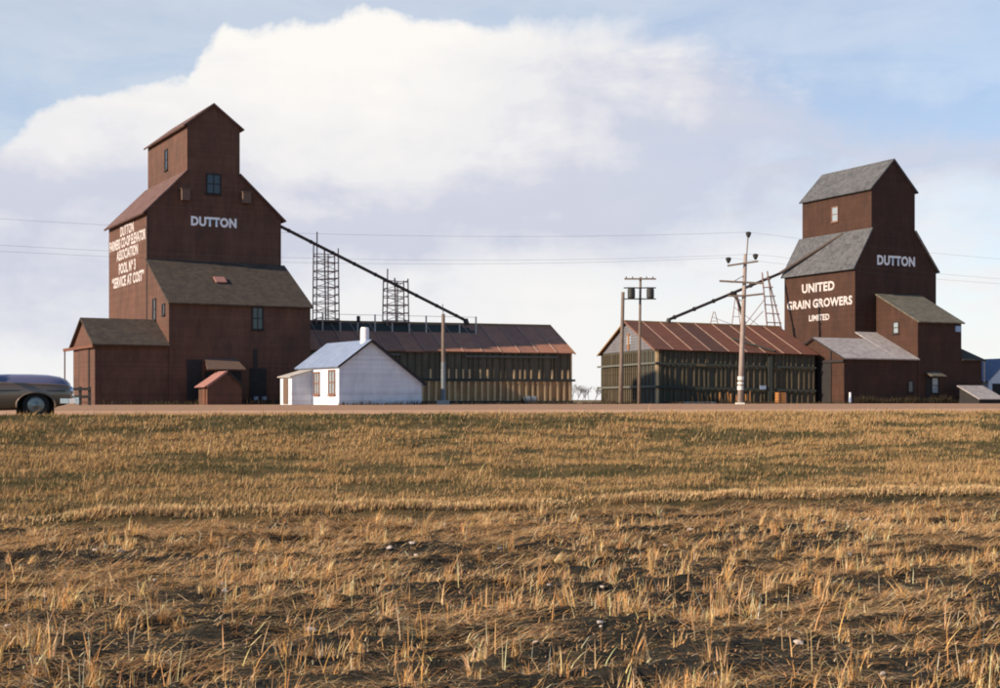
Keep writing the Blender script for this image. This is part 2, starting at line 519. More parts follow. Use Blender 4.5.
def sv_of(x, y): return x * math.cos(TA) + y * math.sin(TA), -x * math.sin(TA) + y * math.cos(TA)
def xy_of(s, v): return s * math.cos(TA) - v * math.sin(TA), s * math.sin(TA) + v * math.cos(TA)


EDGE_V = 18.9


def edge_shift(s): return (fbm(s * 0.22, s * 0 + 3.3, 5, 3) - 0.5) * 0.15


def ground_z(x, y):
    x, y = np.asarray(x, float), np.asarray(y, float)
    s, v = sv_of(x, y)
    e = EDGE_V + edge_shift(s)
    z = np.interp(v, [-50, 8, 17.5, 18.9, 19.8, 22.5, 27, 32, 34.4, 35.6, 36.4, 41, 46, 52, 60, 4000], [-1.45, -1.40, -1.33, -1.29, -1.19, -1.02, -0.70, -0.30, -0.075, -0.075, -0.15, -0.02, -0.05, 0.0, 0.0, 0.0])
    lip = np.exp(-((v - e - 0.15) / 0.22) ** 2) * 0.06 - 0.08 / (1 + np.exp((v - e) / 0.04))
    z = z + np.where(v < 24, lip + 0.02, 0.02 * np.clip(25 - v, 0, 1))
    near = np.clip((e - v) / 0.4, 0, 1)
    far_fade = np.clip((34 - v) / 4, 0, 1)
    row = np.sin((v + 0.25 * fbm(s * .35, v * .4, 9, 2)) * 2 * np.pi / 0.62) * 0.030 * (0.4 + vn(s * .5, v * .8, 4))
    clod = (fbm(s * 3.2, v * 5.0, 21, 5) - 0.5) * 0.16 + (np.abs(fbm(s * 9, v * 13, 23, 2) - .5) - .12) * 0.10 + (fbm(s * .5, v * 1.3, 31, 3) - 0.5) * 0.16
    z = z + near * (row + clod)
    z = z + (1 - near) * far_fade * ((fbm(s * .55, v * .9, 41, 3) - 0.5) * 0.16 + (fbm(s * 2.5, v * 3.5, 47, 3) - .5) * 0.07)
    return z


def lines(parts):
    out = []
    for a, b, st in parts: out.append(np.arange(a, b - st * 0.5, st))
    return np.concatenate(out + [[parts[-1][1]]])


sl = lines([(-3600, -400, 400), (-400, -80, 40), (-80, -20, 4), (-20, -8, .5), (-8, 18, .055), (18, 36, .4), (36, 100, 4), (100, 400, 50), (400, 3600, 400)])
vl = lines([(-60, -8, 4), (-8, 4, .6), (4, 19.6, .055), (19.6, 38, .22), (38, 60, 1.2), (60, 200, 10), (200, 800, 60), (800, 6000, 520)])
S, V = np.meshgrid(sl, vl)
X, Y = xy_of(S, V)
Z = ground_z(X, Y)
gm = bpy.data.meshes.new('ground')
nv, ns = S.shape
gm.vertices.add(nv * ns)
gm.vertices.foreach_set('co', np.stack([X, Y, Z], -1).astype(np.float32).ravel())
i0 = (np.arange(nv - 1)[:, None] * ns + np.arange(ns - 1)[None]).ravel()
quads = np.stack([i0, i0 + 1, i0 + ns + 1, i0 + ns], -1).astype(np.int32)
gm.loops.add(quads.size)
gm.loops.foreach_set('vertex_index', quads.ravel())
gm.polygons.add(len(quads))
gm.polygons.foreach_set('loop_start', np.arange(0, quads.size, 4, dtype=np.int32))
gm.polygons.foreach_set('use_smooth', np.ones(len(quads), bool))
gm.update(calc_edges=True)
gm.validate()


def ground_material():
    m, N = new_mat('ground')
    tc = N.n('ShaderNodeTexCoord').outputs['Object']
    rot = N.n('ShaderNodeMapping', {'Vector': tc, 'Rotation': (0, 0, -TA)}).outputs[0]
    s = N.n('ShaderNodeSeparateXYZ', {0: rot})
    v = s.outputs[1]
    strx = N.n('ShaderNodeMapping', {'Vector': rot, 'Scale': (0.45, 1.3, 1.0)}).outputs[0]
    n1 = N.noise(strx, 1.1, 6, 0.65, 0.4)
    n2 = N.noise(strx, 9.0, 5, 0.7, 0.2)
    n3 = N.noise(tc, 42.0, 3, 0.7)
    soil = N.ramp(N.m('ADD', N.m('MULTIPLY', n1, .5), N.m('MULTIPLY', n2, .5)), [(0.34, (0.013, 0.014, 0.012)), (0.48, (0.025, 0.024, 0.020)), (0.58, (0.046, 0.038, 0.026)), (0.68, (0.109, 0.076, 0.046))])
    turf = N.ramp(N.m('ADD', N.m('MULTIPLY', n1, .55), N.m('MULTIPLY', n2, .45)), [(0.38, (0.052, 0.049, 0.024)), (0.48, (0.119, 0.081, 0.035)), (0.62, (0.210, 0.136, 0.059))])
    dirt = N.ramp(N.m('ADD', N.m('MULTIPLY', n1, .5), N.m('MULTIPLY', n2, .5)), [(0.35, (0.290, 0.168, 0.103)), (0.65, (0.434, 0.265, 0.168))])
    vw = N.m('ADD', v, N.m('MULTIPLY', N.m('SUBTRACT', n1, 0.5), 0.8))
    col = N.mix(N.n('ShaderNodeMapRange', {0: vw, 1: EDGE_V - .5, 2: EDGE_V + .1}).outputs[0], soil, turf)
    col = N.mix(N.n('ShaderNodeMapRange', {0: vw, 1: 36.0, 2: 36.9}).outputs[0], col, dirt)
    far = N.ramp(N.noise(tc, 0.02, 4), [(0.4, (0.144, 0.108, 0.058)), (0.6, (0.202, 0.151, 0.079))])
    col = N.mix(N.n('ShaderNodeMapRange', {0: v, 1: 135.0, 2: 170.0}).outputs[0], col, far)
    finish(N, col, 0.95, N.m('ADD', n2, N.m('MULTIPLY', n3, .6)), 0.8, 0.03, spec=0.1)


ground_material()
gm.materials.append(MATS['ground'])
g = bpy.data.objects.new('ground', gm)
C.objects.link(g)
g['kind'] = 'structure'

# gravel road: a strip lying on the bank top
m, N = new_mat('gravel')
tcg = N.n('ShaderNodeTexCoord').outputs['Object']
rotg = N.n('ShaderNodeMapping', {'Vector': tcg, 'Rotation': (0, 0, -TA), }).outputs[0]
strg = N.n('ShaderNodeMapping', {'Vector': rotg, 'Scale': (0.2, 1.6, 1)}).outputs[0]
ng = N.m('ADD', N.m('MULTIPLY', N.noise(strg, 1.0, 6, .7), .6), N.m('MULTIPLY', N.noise(tcg, 14, 4, .7), .4))
finish(N, N.ramp(ng, [(0.34, (0.383, 0.216, 0.130)), (0.5, (0.497, 0.295, 0.184)), (0.66, (0.569, 0.362, 0.240))]), 0.95, ng, 0.6, 0.02, spec=0.1)
rs = lines([(-300, -40, 20), (-40, 80, 1.0), (80, 400, 20)])
rv = np.array([36.9, 37.6, 39, 41, 43, 44.4, 45.2])
S, V = np.meshgrid(rs, rv)
V = V + np.where(V < 37, (fbm(S * .5, S * 0, 77, 3) - .5) * 0.9, 0)
X, Y = xy_of(S, V)
Z = ground_z(X, Y) + 0.02
nv, ns = S.shape
rm = bpy.data.meshes.new('road')
rm.from_pydata(np.stack([X, Y, Z], -1).reshape(-1, 3).tolist(), [], [(i * ns + j, i * ns + j + 1, (i + 1) * ns + j + 1, (i + 1) * ns + j) for i in range(nv - 1) for j in range(ns - 1)])
rm.materials.append(MATS['gravel'])
ro = bpy.data.objects.new('road', rm)
C.objects.link(ro)
ro['kind'] = 'structure'

# ------------------------------------------------------------------ the co-op elevator (left)
EA = thing('grain_elevator', 'tall red brown wooden grain elevator with white co-op lettering on its sunlit side', 'grain elevator', (at(147, 400, 100).x, 100, 0), 29)
L = -5.7                                    # front of the lean-to
MB().prism([(0, 0), (10.15, 0), (10.15, 14.05), (6.92, 17.0), (2.94, 17.0), (0, 14.0)], 1, 0, 11.5).build('bin_house', 'red_siding', EA)
MB().prism([(2.94, 17.0), (6.92, 17.0), (6.92, 20.55), (4.9, 22.05), (2.94, 20.5)], 1, 0, 10.9).build('cupola', 'red_siding', EA)
T = 0.12
MB().slab([(-.38, -.2, 13.78), (2.93, -.2, 17.16), (2.93, 11.7, 17.16), (-.38, 11.7, 13.78)], T).build('roof', 'red_shingle', EA)
MB().slab([(10.53, -.2, 13.84), (6.93, -.2, 17.16), (6.93, 11.7, 17.16), (10.53, 11.7, 13.84)], T).build('roof', 'red_shingle', EA)
MB().slab([(2.62, -.2, 20.38), (4.9, -.2, 22.20), (4.9, 11.1, 22.20), (2.62, 11.1, 20.38)], T).build('cupola_roof', 'red_shingle', EA)
MB().slab([(7.24, -.2, 20.44), (4.902, -.2, 22.20), (4.902, 11.1, 22.20), (7.24, 11.1, 20.44)], T).build('cupola_roof', 'red_shingle', EA)
MB().prism([(L, 0), (-.003, 0), (-.003, 10.35), (L, 7.05)], 0, 0.002, 10.3).build('lean_to', 'red_siding', EA)
MB().slab([(-.12, L - .35, 6.98), (10.42, L - .35, 6.98), (10.42, -.003, 10.5), (-.12, -.003, 10.5)], T).build('lean_to_roof', 'dark_shingle', EA)
MB().slab([(4.1, -3.25, 8.78), (4.9, -3.25, 8.78), (4.9, -2.55, 9.20), (4.1, -2.55, 9.20)], .1).build('roof_patch', 'pink_boards', EA)
MB().box(-.03, -.002, -.10, .10, 6.0, 13.9).build('corner_board', 'trim_dark', EA)
# driveway shed with sliding door
MB().prism([(L + .06, 0), (1.0, 0), (1.0, 4.15), (-2.2, 5.86), (L + .06, 4.15)], 0, -4.97, -.004).build('drive_shed', 'red_siding', EA)
MB().slab([(-5.2, L - .35, 4.05), (-.002, L - .35, 4.05), (-.002, -2.2, 6.0), (-5.2, -2.2, 6.0)], T).build('shed_roof', 'dark_shingle', EA)
MB().slab([(-5.2, 1.42, 4.05), (-.002, 1.42, 4.05), (-.002, -2.198, 6.0), (-5.2, -2.198, 6.0)], T).build('shed_roof', 'dark_shingle', EA)
MB().box(-5.22, -5.06, -6.0, 3.3, 3.82, 4.02).build('door_track', 'trim_red', EA)
MB().box(-5.03, -4.974, -3.9, -1.15, .15, 3.78).build('sliding_door', 'red_siding', EA)
for v0, v1 in ((-4.15, -3.92), (-1.13, -.92)):
    MB().box(-5.02, -4.976, v0, v1, .1, 3.78).build('door_gap', 'door_dark', EA)
MB().box(-5.18, -5.10, 3.02, 3.12, 0, 3.82).build('track_post', 'trim_brown', EA)
# front details
window(EA, 'v', 0, 4.35, 5.48, 15.5, 17.0, nx=2, nz=2)
window(EA, 'u', 2.94, 5.1, 5.9, 17.9, 19.5, nz=2)
window(EA, 'u', 0, -2.45, -1.65, 5.95, 7.5, nz=2)
window(EA, 'u', 0, -4.8, -4.1, 6.2, 7.0, nz=1)
window(EA, 'v', L, 5.9, 6.75, 5.27, 6.9, nx=2, nz=2)
for u0, z0 in ((2.42, 14.85), (7.02, 14.95)):
    b = MB().box(u0, u0 + .6, -.5, -.003, z0, z0 + .8)
    b.box(u0 - .05, u0 + .65, -.56, -.003, z0 + .805, z0 + .86)
    b.build('vent_box', 'vent_wood', EA)
MB().box(5.75, 6.95, L - .06, L - .003, .3, 2.55).build('door', 'door_dark', EA)
MB().box(6.0, 6.3, L - .05, L - .004, 2.6, 3.9).build('door_hood_post', 'trim_dark', EA)
MB().box(1.25, 2.3, L - .06, L - .003, .3, 3.1).build('door', 'door_dark', EA)
MB().slab([(2.3, L - 1.3, 2.45), (5.05, L - 1.3, 2.45), (4.8, L - .003, 3.2), (2.5, L - .003, 3.2)], .08).build('door_hood', 'vent_wood', EA)
MB().box(2.5, 5.1, L - .05, L - .003, .25, 2.3).build('door', 'door_dark', EA)
MB().box(5.2, 7.6, L - .7, L - .003, 0, .3).build('doorstep', 'trim_dark', EA)
# lettering
lettering('DUTTON', 3.45, .72, 'white_paint', EA, (3.22, -.012, 13.08), (1, 0, 0), 0.05)
for txt, v0, v1, z0, h in (('DUTTON', 7.75, 3.75, 12.83, .82), ('FARMERS CO-OP ELEVATOR', 11.2, .35, 11.95, .80), ('ASSOCIATION', 8.9, 2.5, 11.05, .80),
                           ('POOL N\u00ba 3', 8.2, 3.2, 9.98, .84), ('\u201cSERVICE AT COST\u201d', 10.4, .8, 9.0, .84)):
    lettering(txt, v0 - v1, h, 'sign_sun_dimmed', EA, (-.012, v0, z0), (0, -1, 0), 0.036)

# small red outhouse in front of the elevator
UA = Vector((math.cos(R(29)), math.sin(R(29)), 0)); VA = Vector((-math.sin(R(29)), math.cos(R(29)), 0))
p = Vector(EA.location) + UA * 1.75 + VA * (L - 3.2)
SH = thing('tool_shack', 'small red wooden shack with pinkish plank roof against the co-op elevator', 'shack', p, 29)
MB().prism([(0, 0), (2.35, 0), (2.35, 1.3), (1.32, 2.18), (0, 1.3)], 1, 0, 2.1).build('wall', 'red_siding', SH)
MB().slab([(-.28, -.06, 1.2), (1.32, -.06, 2.28), (1.32, 2.25, 2.28), (-.28, 2.25, 1.2)], .05).build('roof', 'pink_boards', SH)
MB().slab([(2.5, -.06, 1.24), (1.322, -.06, 2.28), (1.322, 2.25, 2.28), (2.5, 2.25, 1.24)], .05).build('roof', 'vent_wood', SH)
MB().bar((-.1, -.12, 1.22), (1.32, -.12, 2.26), .05, .13).build('barge_board', 'pink_boards', SH)
MB().bar((2.45, -.12, 1.22), (1.34, -.12, 2.26), .05, .13).build('barge_board', 'trim_dark', SH)
MB().box(-.05, -.003, .55, 1.0, .05, 1.2).build('door', 'trim_red', SH)
MB().box(-.045, -.004, -.0, .12, .0, 1.25).build('corner_board', 'trim_red', SH)
for i, u in enumerate((6.05, 6.65)):
    p = Vector(EA.location) + UA * u + VA * (L - .45)
    k = thing('metal_pail', 'small bluish metal pail on the co-op elevator doorstep', 'pail', (p.x, p.y, .3), 0, 'pails on the doorstep')
    MB().tube([(0, 0, 0), (0, 0, .26)], [.15, .2], 12).build('bucket', 'tin_blue', k)
    MB().tube([(.2 * math.cos(t), 0, .26 + .06 * math.sin(t)) for t in np.linspace(0, math.pi, 7)], .012, 5).build('handle', 'iron', k)

# ------------------------------------------------------------------ white office house
hf = 90.0
HS = thing('white_house', 'low white clapboard house with long sloping roof and stubby chimney', 'house', (at(339, 400, hf).x, hf, 0), 31)
MB().prism([(0, 0), (6.05, 0), (6.05, 1.42), (2.25, 4.15), (0, 2.52)], 1, 0, 6.8).build('wall', 'white_siding', HS)
r1 = MB().slab([(-.2, -.22, 2.50), (2.25, -.22, 4.28), (2.25, 7.0, 4.28), (-.2, 7.0, 2.50)], .10).build('roof', 'blue_shingle', HS)
r2 = MB().slab([(6.3, -.22, 1.36), (2.252, -.22, 4.28), (2.252, 7.0, 4.28), (6.3, 7.0, 1.36)], .10).build('roof', 'blue_shingle', HS)
MB().bar((-.16, -.255, 2.46), (2.25, -.255, 4.21), .06, .12).build('barge_board', 'trim_dark', HS)
MB().bar((6.26, -.255, 1.33), (2.26, -.255, 4.21), .06, .16).build('barge_board', 'trim_dark', HS)
ch = MB().tube([(2.2, .75, 3.9), (2.2, .75, 5.0), (2.2, .75, 5.12)], [.30, .28, .24], 14).build('chimney', 'white_paint', r1)
window(HS, 'u', 0, 3.05, 4.0, .66, 2.2, frame='trim_brown', pane='glass_pale', nx=2, nz=2, fw=.10)
window(HS, 'u', 0, .55, 1.6, .66, 2.3, frame='trim_brown', pane='glass_pale', nx=2, nz=2, fw=.10)
MB().prism([(-1.5, 0), (-.003, 0), (-.003, 2.28), (-1.5, 1.88)], 1, 4.3, 6.3).build('porch', 'white_siding', HS)
MB().slab([(-1.68, 4.15, 1.90), (-.003, 4.15, 2.37), (-.003, 6.45, 2.37), (-1.68, 6.45, 1.90)], .07).build('porch_roof', 'pale_wood', HS)
MB().box(-1.55, -1.503, 4.9, 5.7, .05, 1.75).build('porch_door', 'vent_wood', HS)

# ------------------------------------------------------------------ left grain annex
AL = thing('grain_annex', 'long grain annex with rusty roof and tan lower ribs beside white house', 'annex', (at(311, 400, 106).x, 106, 0), 20)
U1 = 21.45
MB().box(-.6, U1, 0, 10, 1.93, 4.18).build('upper_wall', 'shade_lift_boards', AL)
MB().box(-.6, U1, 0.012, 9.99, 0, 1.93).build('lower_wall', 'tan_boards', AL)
MB().prism([(0.02, 4.18), (9.98, 4.18), (5, 6.45)], 0, U1 - .1, U1 - .02).build('gable', 'grey_gable', AL)
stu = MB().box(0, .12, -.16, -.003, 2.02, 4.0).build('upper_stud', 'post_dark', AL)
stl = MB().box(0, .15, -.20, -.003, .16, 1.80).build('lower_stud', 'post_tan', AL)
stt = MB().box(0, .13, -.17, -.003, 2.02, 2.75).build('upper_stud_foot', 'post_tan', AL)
n = 40
for i in range(n):
    u = .1 + i * (U1 - .3) / (n - 1)
    j = random.uniform(-.13, .13)
    o = stu if i == 0 else copy_part(stu)
    o.location = (u + j, 0, 0)
    o.rotation_euler = (0, random.uniform(-.012, .012), 0)
    o = stl if i == 0 else copy_part(stl)
    o.location = (u - j * .5, 0, 0)
    o.rotation_euler = (0, random.uniform(-.02, .02), 0)
    if i == 0: o = stt
    elif random.random() < .62: o = copy_part(stt)
    else: continue
    o.location = (u + j - .008, 0, 0)
    o.scale = (1, 1, 1)
MB().box(-.7, U1 + .35, -.26, -.17, 1.82, 2.0).build('waler', 'beam_dark', AL)
MB().box(-.7, U1 + .1, -.30, -.21, .05, .25).build('waler', 'beam_dark', AL)
MB().box(-.7, 7.0, -.28, -.17, 3.78, 3.95).build('waler', 'beam_grey', AL)
MB().box(12.3, U1 - 1.2, -.28, -.17, 3.70, 3.86).build('waler', 'beam_grey', AL)
MB().box(U1 + .003, U1 + .12, -.1, .12, 0, 4.1).build('corner_post', 'post_tan', AL)
# roof sheets with raised seams
def roof_sheets(par, u0, u1, n, ve, ze, vr, zr, mats, k=0.0, over=.35, seam=True):
    w = (u1 - u0) / n
    for i in range(n):
        a, b = u0 + i * w, u0 + (i + 1) * w - .012
        dz = random.uniform(0, .045)
        sg = random.uniform(-.05, .03)
        MB().slab([(a, ve + sg, ze + dz - k * a), (b, ve + sg, ze + dz - k * b), (b, vr, zr + dz - k * b), (a, vr, zr + dz - k * a)], .06).build('roof_sheet', mats[i % len(mats)], par)
        if seam and i:
            MB().bar((a, ve, ze + .06 - k * a), (a, vr, zr + .06 - k * a), .05, .05).build('seam', 'seam_metal', par)
roof_sheets(AL, -.6, U1 + .25, 14, -.42, 4.12, 5, 6.62, ['rust_shade_lift', 'rust_shade_lift_dark', 'rust_shade_lift', 'rust_shade_lift', 'rust_shade_lift_dark'])
MB().slab([(-.6, 10.42, 4.12), (U1 + .25, 10.42, 4.12), (U1 + .25, 5.002, 6.62), (-.6, 5.002, 6.62)], .06).build('roof_back', 'rust_sheet', AL)
MB().box(-.6, U1 + .28, 4.88, 5.12, 6.60, 6.72).build('ridge_cap', 'ridge_wood', AL)
MB().bar((U1 + .27, -.44, 4.06), (U1 + .27, 5, 6.62), .05, .14).build('barge_board', 'ridge_wood', AL)
for j in range(3):
    v = 3.2 + j * .5
    z = 4.12 + (v + .42) * (2.5 / 5.42)
    MB().slab([(-.6, v, z + .06), (14.6 - j * .5, v, z + .06), (14.6 - j * .5, v + .46, z + .06 + .46 * .461), (-.6, v + .46, z + .06 + .46 * .461)], .05).build('walkway_board', 'walk_boards', AL)
rp = MB().box(-.05, .05, -.05, .05, -.1, 1.45).build('rail_post', 'pale_wood', AL)
for i in range(10):
    o = rp if i == 0 else copy_part(rp)
    o.location = (1.6 + i * 1.42, 3.1, 5.70)
    o.scale = (1, 1, .55 if i % 3 else 1.0)
MB().bar((1.6, 3.1, 7.1), (14.45, 3.1, 7.1), .03).build('hand_rail', 'trestle_wood', AL)
MB().tube([(4.9, 4.7, 6.5), (4.9, 4.7, 7.1)], .15, 10).build('roof_vent', 'transformer', AL)
def al(u, v, z):
    c, s_ = math.cos(R(20)), math.sin(R(20))
    return Vector((AL.location.x + u * c - v * s_, AL.location.y + u * s_ + v * c, z))

# grey drum lying by the wall
dr = thing('oil_drum', 'small grey metal drum lying at the foot of the ribbed annex wall', 'drum', al(17.6, -.75, 0), 20)
MB().tube([(-.55, 0, .32), (.55, 0, .32)], .32, 16).build('shell', 'tin_grey', dr)
for x in (-.52, 0, .52): MB().tube([(x - .03, 0, .32), (x + .03, 0, .32)], .345, 16).build('hoop', 'iron', dr)

# ------------------------------------------------------------------ spout and trestles on the left annex
sp0 = Vector(EA.location) + UA * 10.15 + VA * 2.0
sp0.z = EZ + (H0 - 222) / F * sp0.y
u_end = 14.1
sp1 = al(u_end, 5, 6.95)
lsp = thing('grain_spout', 'long dark grain spout sloping from the co-op elevator to the left annex ridge', 'spout', (0, 0, 0))
def lp(t): return sp0.lerp(sp1, t)
MB().tube([lp(0), lp(.5), lp(1)], .125, 10).build('pipe', 'spout_metal', lsp)
for t in np.linspace(.08, .95, 9):
    MB().tube([lp(t - .004), lp(t + .004)], .155, 10).build('pipe_collar', 'iron', lsp)
MB().tube([sp1 + Vector((0, 0, .12)), sp1 + Vector((.12, 0, -.35))], [.2, .24], 10).build('nozzle', 'iron', lsp)


def trestle(name, label, base, yaw, w, d, hs, nlev, group):
    t = thing(name, label, 'trestle', base, yaw, group)
    legs = [(-w / 2, -d / 2), (w / 2, -d / 2), (w / 2, d / 2), (-w / 2, d / 2)]
    for (x, y), h in zip(legs, hs):
        MB().bar((x * 1.06, y * 1.06, -.9), (x * .98, y * .98, h), .085).build('leg', 'trestle_wood', t)
    H = min(hs)
    mid = MB().bar((-w * .1, -d / 2 - .06, 0), (-w * .16, -d / 2 - .06, H * 1.02), .10).build('leg', 'trestle_wood', t)
    MB().bar((w * .2, d / 2 + .06, 0), (w * .2, d / 2 + .06, H * .98), .09).build('leg', 'trestle_wood', t)
    for i in range(nlev + 1):
        z = .1 + (H - .3) * i / nlev
        for a, b in ((0, 1), (1, 2), (2, 3), (3, 0)):
            p, q = legs[a], legs[b]
            e = .05 if a % 2 else 0
            MB().bar((p[0], p[1], z + e + random.uniform(-.08, .08)), (q[0], q[1], z + e + random.uniform(-.08, .08)), .05, .065).build('rung', 'trestle_wood', t)
        if i < nlev:
            z2 = .1 + (H - .3) * (i + 1) / nlev
            a, b = ((0, 1) if i % 2 else (1, 0))
            MB().bar((legs[a][0], -d / 2 + .06, z), (legs[b][0], -d / 2 + .06, z2), .035, .045).build('brace', 'trestle_wood', t)
            MB().bar((legs[b][0], d / 2 - .06, z), (legs[a][0], d / 2 - .06, z2), .035, .045).build('brace', 'trestle_wood', t)
    MB().box(-w * .62, w * .62, -d * .35, d * .35, -.02, .08).build('base_plank', 'pale_wood', t)
    return t


trestle('spout_trestle', 'tall wooden trestle tower carrying the spout nearest the co-op elevator', al(2.3, 5, 6.66), 20, 1.75, 1.3, (7.05, 5.8, 5.5, 6.3), 8, 'spout trestles on the annex ridge')
trestle('spout_trestle', 'short wooden trestle tower carrying the middle of the left spout', al(8.1, 5, 6.66), 20, 1.75, 1.3, (4.3, 3.55, 3.5, 3.6), 5, 'spout trestles on the annex ridge')

# ------------------------------------------------------------------ right grain annex (settled a little towards the far end)
AR = thing('grain_annex', 'tarred plank grain annex with pale gable and rusty roof behind the power poles', 'annex', (at(657, 400, 124).x, 124, 0), 14)
K, U2, VD = .022, 15.4, 15.7
def sh(pts): return [(x, y, z - K * x) for x, y, z in pts]
w = MB().box(0, U2, 0, VD, -.6, 4.9); w.v = sh(w.v); w.build('wall', 'tar_boards', AR)
MB().prism([(-.05, 4.9), (VD + .05, 4.9), (VD / 2, 7.62)], 0, -.06, .05).build('gable', 'grey_gable', AR)
MB().box(-.10, -.062, 6.7, 8.0, 5.55, 6.35).build('gable_hatch', 'glass_pale', AR)
MB().box(-.16, -.104, 7.2, 7.5, 5.0, 6.6).build('hatch_post', 'orange_wood', AR)
gb = MB().box(-.10, -.065, 0, 1, 0, .05).build('gable_lath', 'grey_gable', AR)
for i in range(9):
    o = gb if i == 0 else copy_part(gb)
    z = 4.98 + i * .27
    half = (7.62 - z) / 2.72 * VD / 2 - .25
    o.location = (0, VD / 2 - half, z)
    o.scale = (1, 2 * half, 1)
roof_sheets(AR, -.35, U2 + .2, 9, -.45, 4.80, VD / 2, 7.78, ['rust_sheet', 'rust_red', 'rust_sheet', 'rust_dark', 'rust_red', 'rust_sheet', 'rust_red', 'rust_red', 'rust_red'], K)
MB().slab(sh([(-.35, VD + .45, 4.8), (U2 + .2, VD + .45, 4.8), (U2 + .2, VD / 2 + .002, 7.78), (-.35, VD / 2 + .002, 7.78)]), .06).build('roof_back', 'rust_sheet', AR)
rc = MB().box(-.36, U2 + .2, VD / 2 - .12, VD / 2 + .12, 7.77, 7.88); rc.v = sh(rc.v); rc.build('ridge_cap', 'ridge_wood', AR)
MB().bar((-.38, VD + .45, 4.74), (-.38, VD / 2, 7.74), .05, .14).build('barge_board', 'ridge_wood', AR)
MB().bar((-.38, -.45, 4.74), (-.38, VD / 2, 7.74), .05, .14).build('barge_board', 'trim_brown', AR)
# studs between walers, three tiers on both faces
for tier, (z0, z1) in enumerate(((3.72, 4.75), (1.62, 3.5), (.02, 1.4))):
    st = MB().box(0, .12, -.13, -.003, z0, z1).build('stud', 'post_dark', AR)
    st2 = None
    for i in range(29):
        u = .12 + i * (U2 - .35) / 28
        o = st if i == 0 else copy_part(st)
        o.location = (u + random.uniform(-.14, .14), 0, -K * u + random.uniform(-.03, .03))
        o.rotation_euler = (0, random.uniform(-.02, .02), 0)
    se = MB().box(-.13, -.003, 0, .14, z0, z1).build('end_stud', 'post_dark', AR)
    se2 = MB().box(-.15, -.003, 0, .20, z0, z1).build('end_stud', 'beam_grey', AR)
    for i in range(27):
        v = .3 + i * (VD - .6) / 26
        src = se2 if (v < 5.5 and i % 2) else se
        o = copy_part(src)
        o.location = (0, v + random.uniform(-.06, .06), 0)
    se.location = (0, 12.2, 0)
    se2.location = (0, .05, 0)
for z in (3.6, 1.5):
    w = MB().box(-.2, U2, -.26, -.14, z - .10, z + .10); w.v = sh(w.v); w.build('waler', 'beam_dark', AR)
    MB().box(-.28, -.16, -.3, VD + .7, z - .06, z + .12).build('end_waler', 'beam_grey', AR)
w = MB().box(3.7, 4.6, -.30, -.262, 3.42, 3.66); w.v = sh(w.v); w.build('waler_patch', 'post_dark', AR)
MB().box(-.12, .12, -.135, -.004, 0, 4.8).build('corner_post', 'post_tan', AR)
MB().bar((8.6, 3.2, 6.25 - K * 8.6), (11.3, -.3, 5.02 - K * 11), .45, .08).build('roof_ladder', 'walk_boards', AR)
MB().box(10.6, 11.0, -.36, -.265, 0.2, 4.5 - .25).build('wall_ladder', 'beam_dark', AR)
MB().box(9.75, 10.35, -.42, -.36, 1.28, 1.62).build('tin_plate', 'tin_blue', AR)
def ar(u, v, z):
    c, s_ = math.cos(R(14)), math.sin(R(14))
    return Vector((AR.location.x + u * c - v * s_, AR.location.y + u * s_ + v * c, z))

box_ = thing('wooden_crate', 'bright orange wooden crate standing against the tarred annex wall', 'crate', ar(11.5, -1.0, 0), 14)
for i in range(4): MB().box(-.38, .38, -.36, .36, .02 + i * .25, .25 + i * .25).build('board', 'orange_wood', box_)
for x in (-.36, .28): MB().box(x, x + .08, -.40, -.362, 0, 1.02).build('batten', 'trim_brown', box_)
# loose stakes leaning along the annex wall
for i in range(13):
    u = 3.2 + i * .46 + random.uniform(-.15, .15)
    h = random.uniform(.55, 1.25)
    s_ = MB()
    s_.bar((0, 0, -.05), (random.uniform(-.12, .12), .35, h), .10, .06)
    o = s_.build('leaning_stake', 'orange_wood')
    o.location = ar(u, -.75, 0)
    tag(o, 'short orange wooden stake leaning on the tarred annex wall', 'stake', 'stakes along the annex wall')
o = MB().box(-1.5, 1.5, -.1, .1, 0, .16).build('plank', 'pale_wood', bevel=.01)
o.location = ar(3.4, -1.6, 0); o.rotation_euler = (0, 0, R(12))
tag(o, 'pale plank lying on the ground before the tarred annex', 'plank')

# ------------------------------------------------------------------ the United Grain Growers elevator (right)
EB = thing('grain_elevator', 'dark brown wooden grain elevator lettered as united grain growers', 'grain elevator', (at(855, 400, 133).x, 133, 0), 26)
MB().prism([(0, 0), (10.2, 0), (10.2, 13.3), (7.47, 16.8), (2.02, 16.8), (0, 13.3)], 1, 0, 10.85).build('bin_house', 'brown_siding', EB)
MB().prism([(2.02, 16.8), (7.47, 16.8), (7.47, 20.85), (4.72, 23.65), (2.02, 20.85)], 1, 0, 10.5).build('cupola', 'brown_siding', EB)
MB().slab([(-.35, -.2, 12.86), (2.01, -.2, 16.95), (2.01, 11.05, 16.95), (-.35, 11.05, 12.86)], T).build('roof', 'grey_shingle', EB)
MB().slab([(10.55, -.2, 12.95), (7.48, -.2, 16.95), (7.48, 11.05, 16.95), (10.55, 11.05, 12.95)], T).build('roof', 'grey_shingle', EB)
MB().slab([(1.7, -.2, 20.65), (4.72, -.2, 23.80), (4.72, 10.7, 23.80), (1.7, 10.7, 20.65)], T).build('cupola_roof', 'grey_shingle', EB)
MB().slab([(7.8, -.2, 20.65), (4.722, -.2, 23.80), (4.722, 10.7, 23.80), (7.8, 10.7, 20.65)], T).build('cupola_roof', 'grey_shingle', EB)
LB = -5.7
MB().prism([(LB, 0), (-.003, 0), (-.003, 10.45), (LB, 7.65)], 0, 2.58, 7.95).build('lean_to', 'brown_siding', EB)
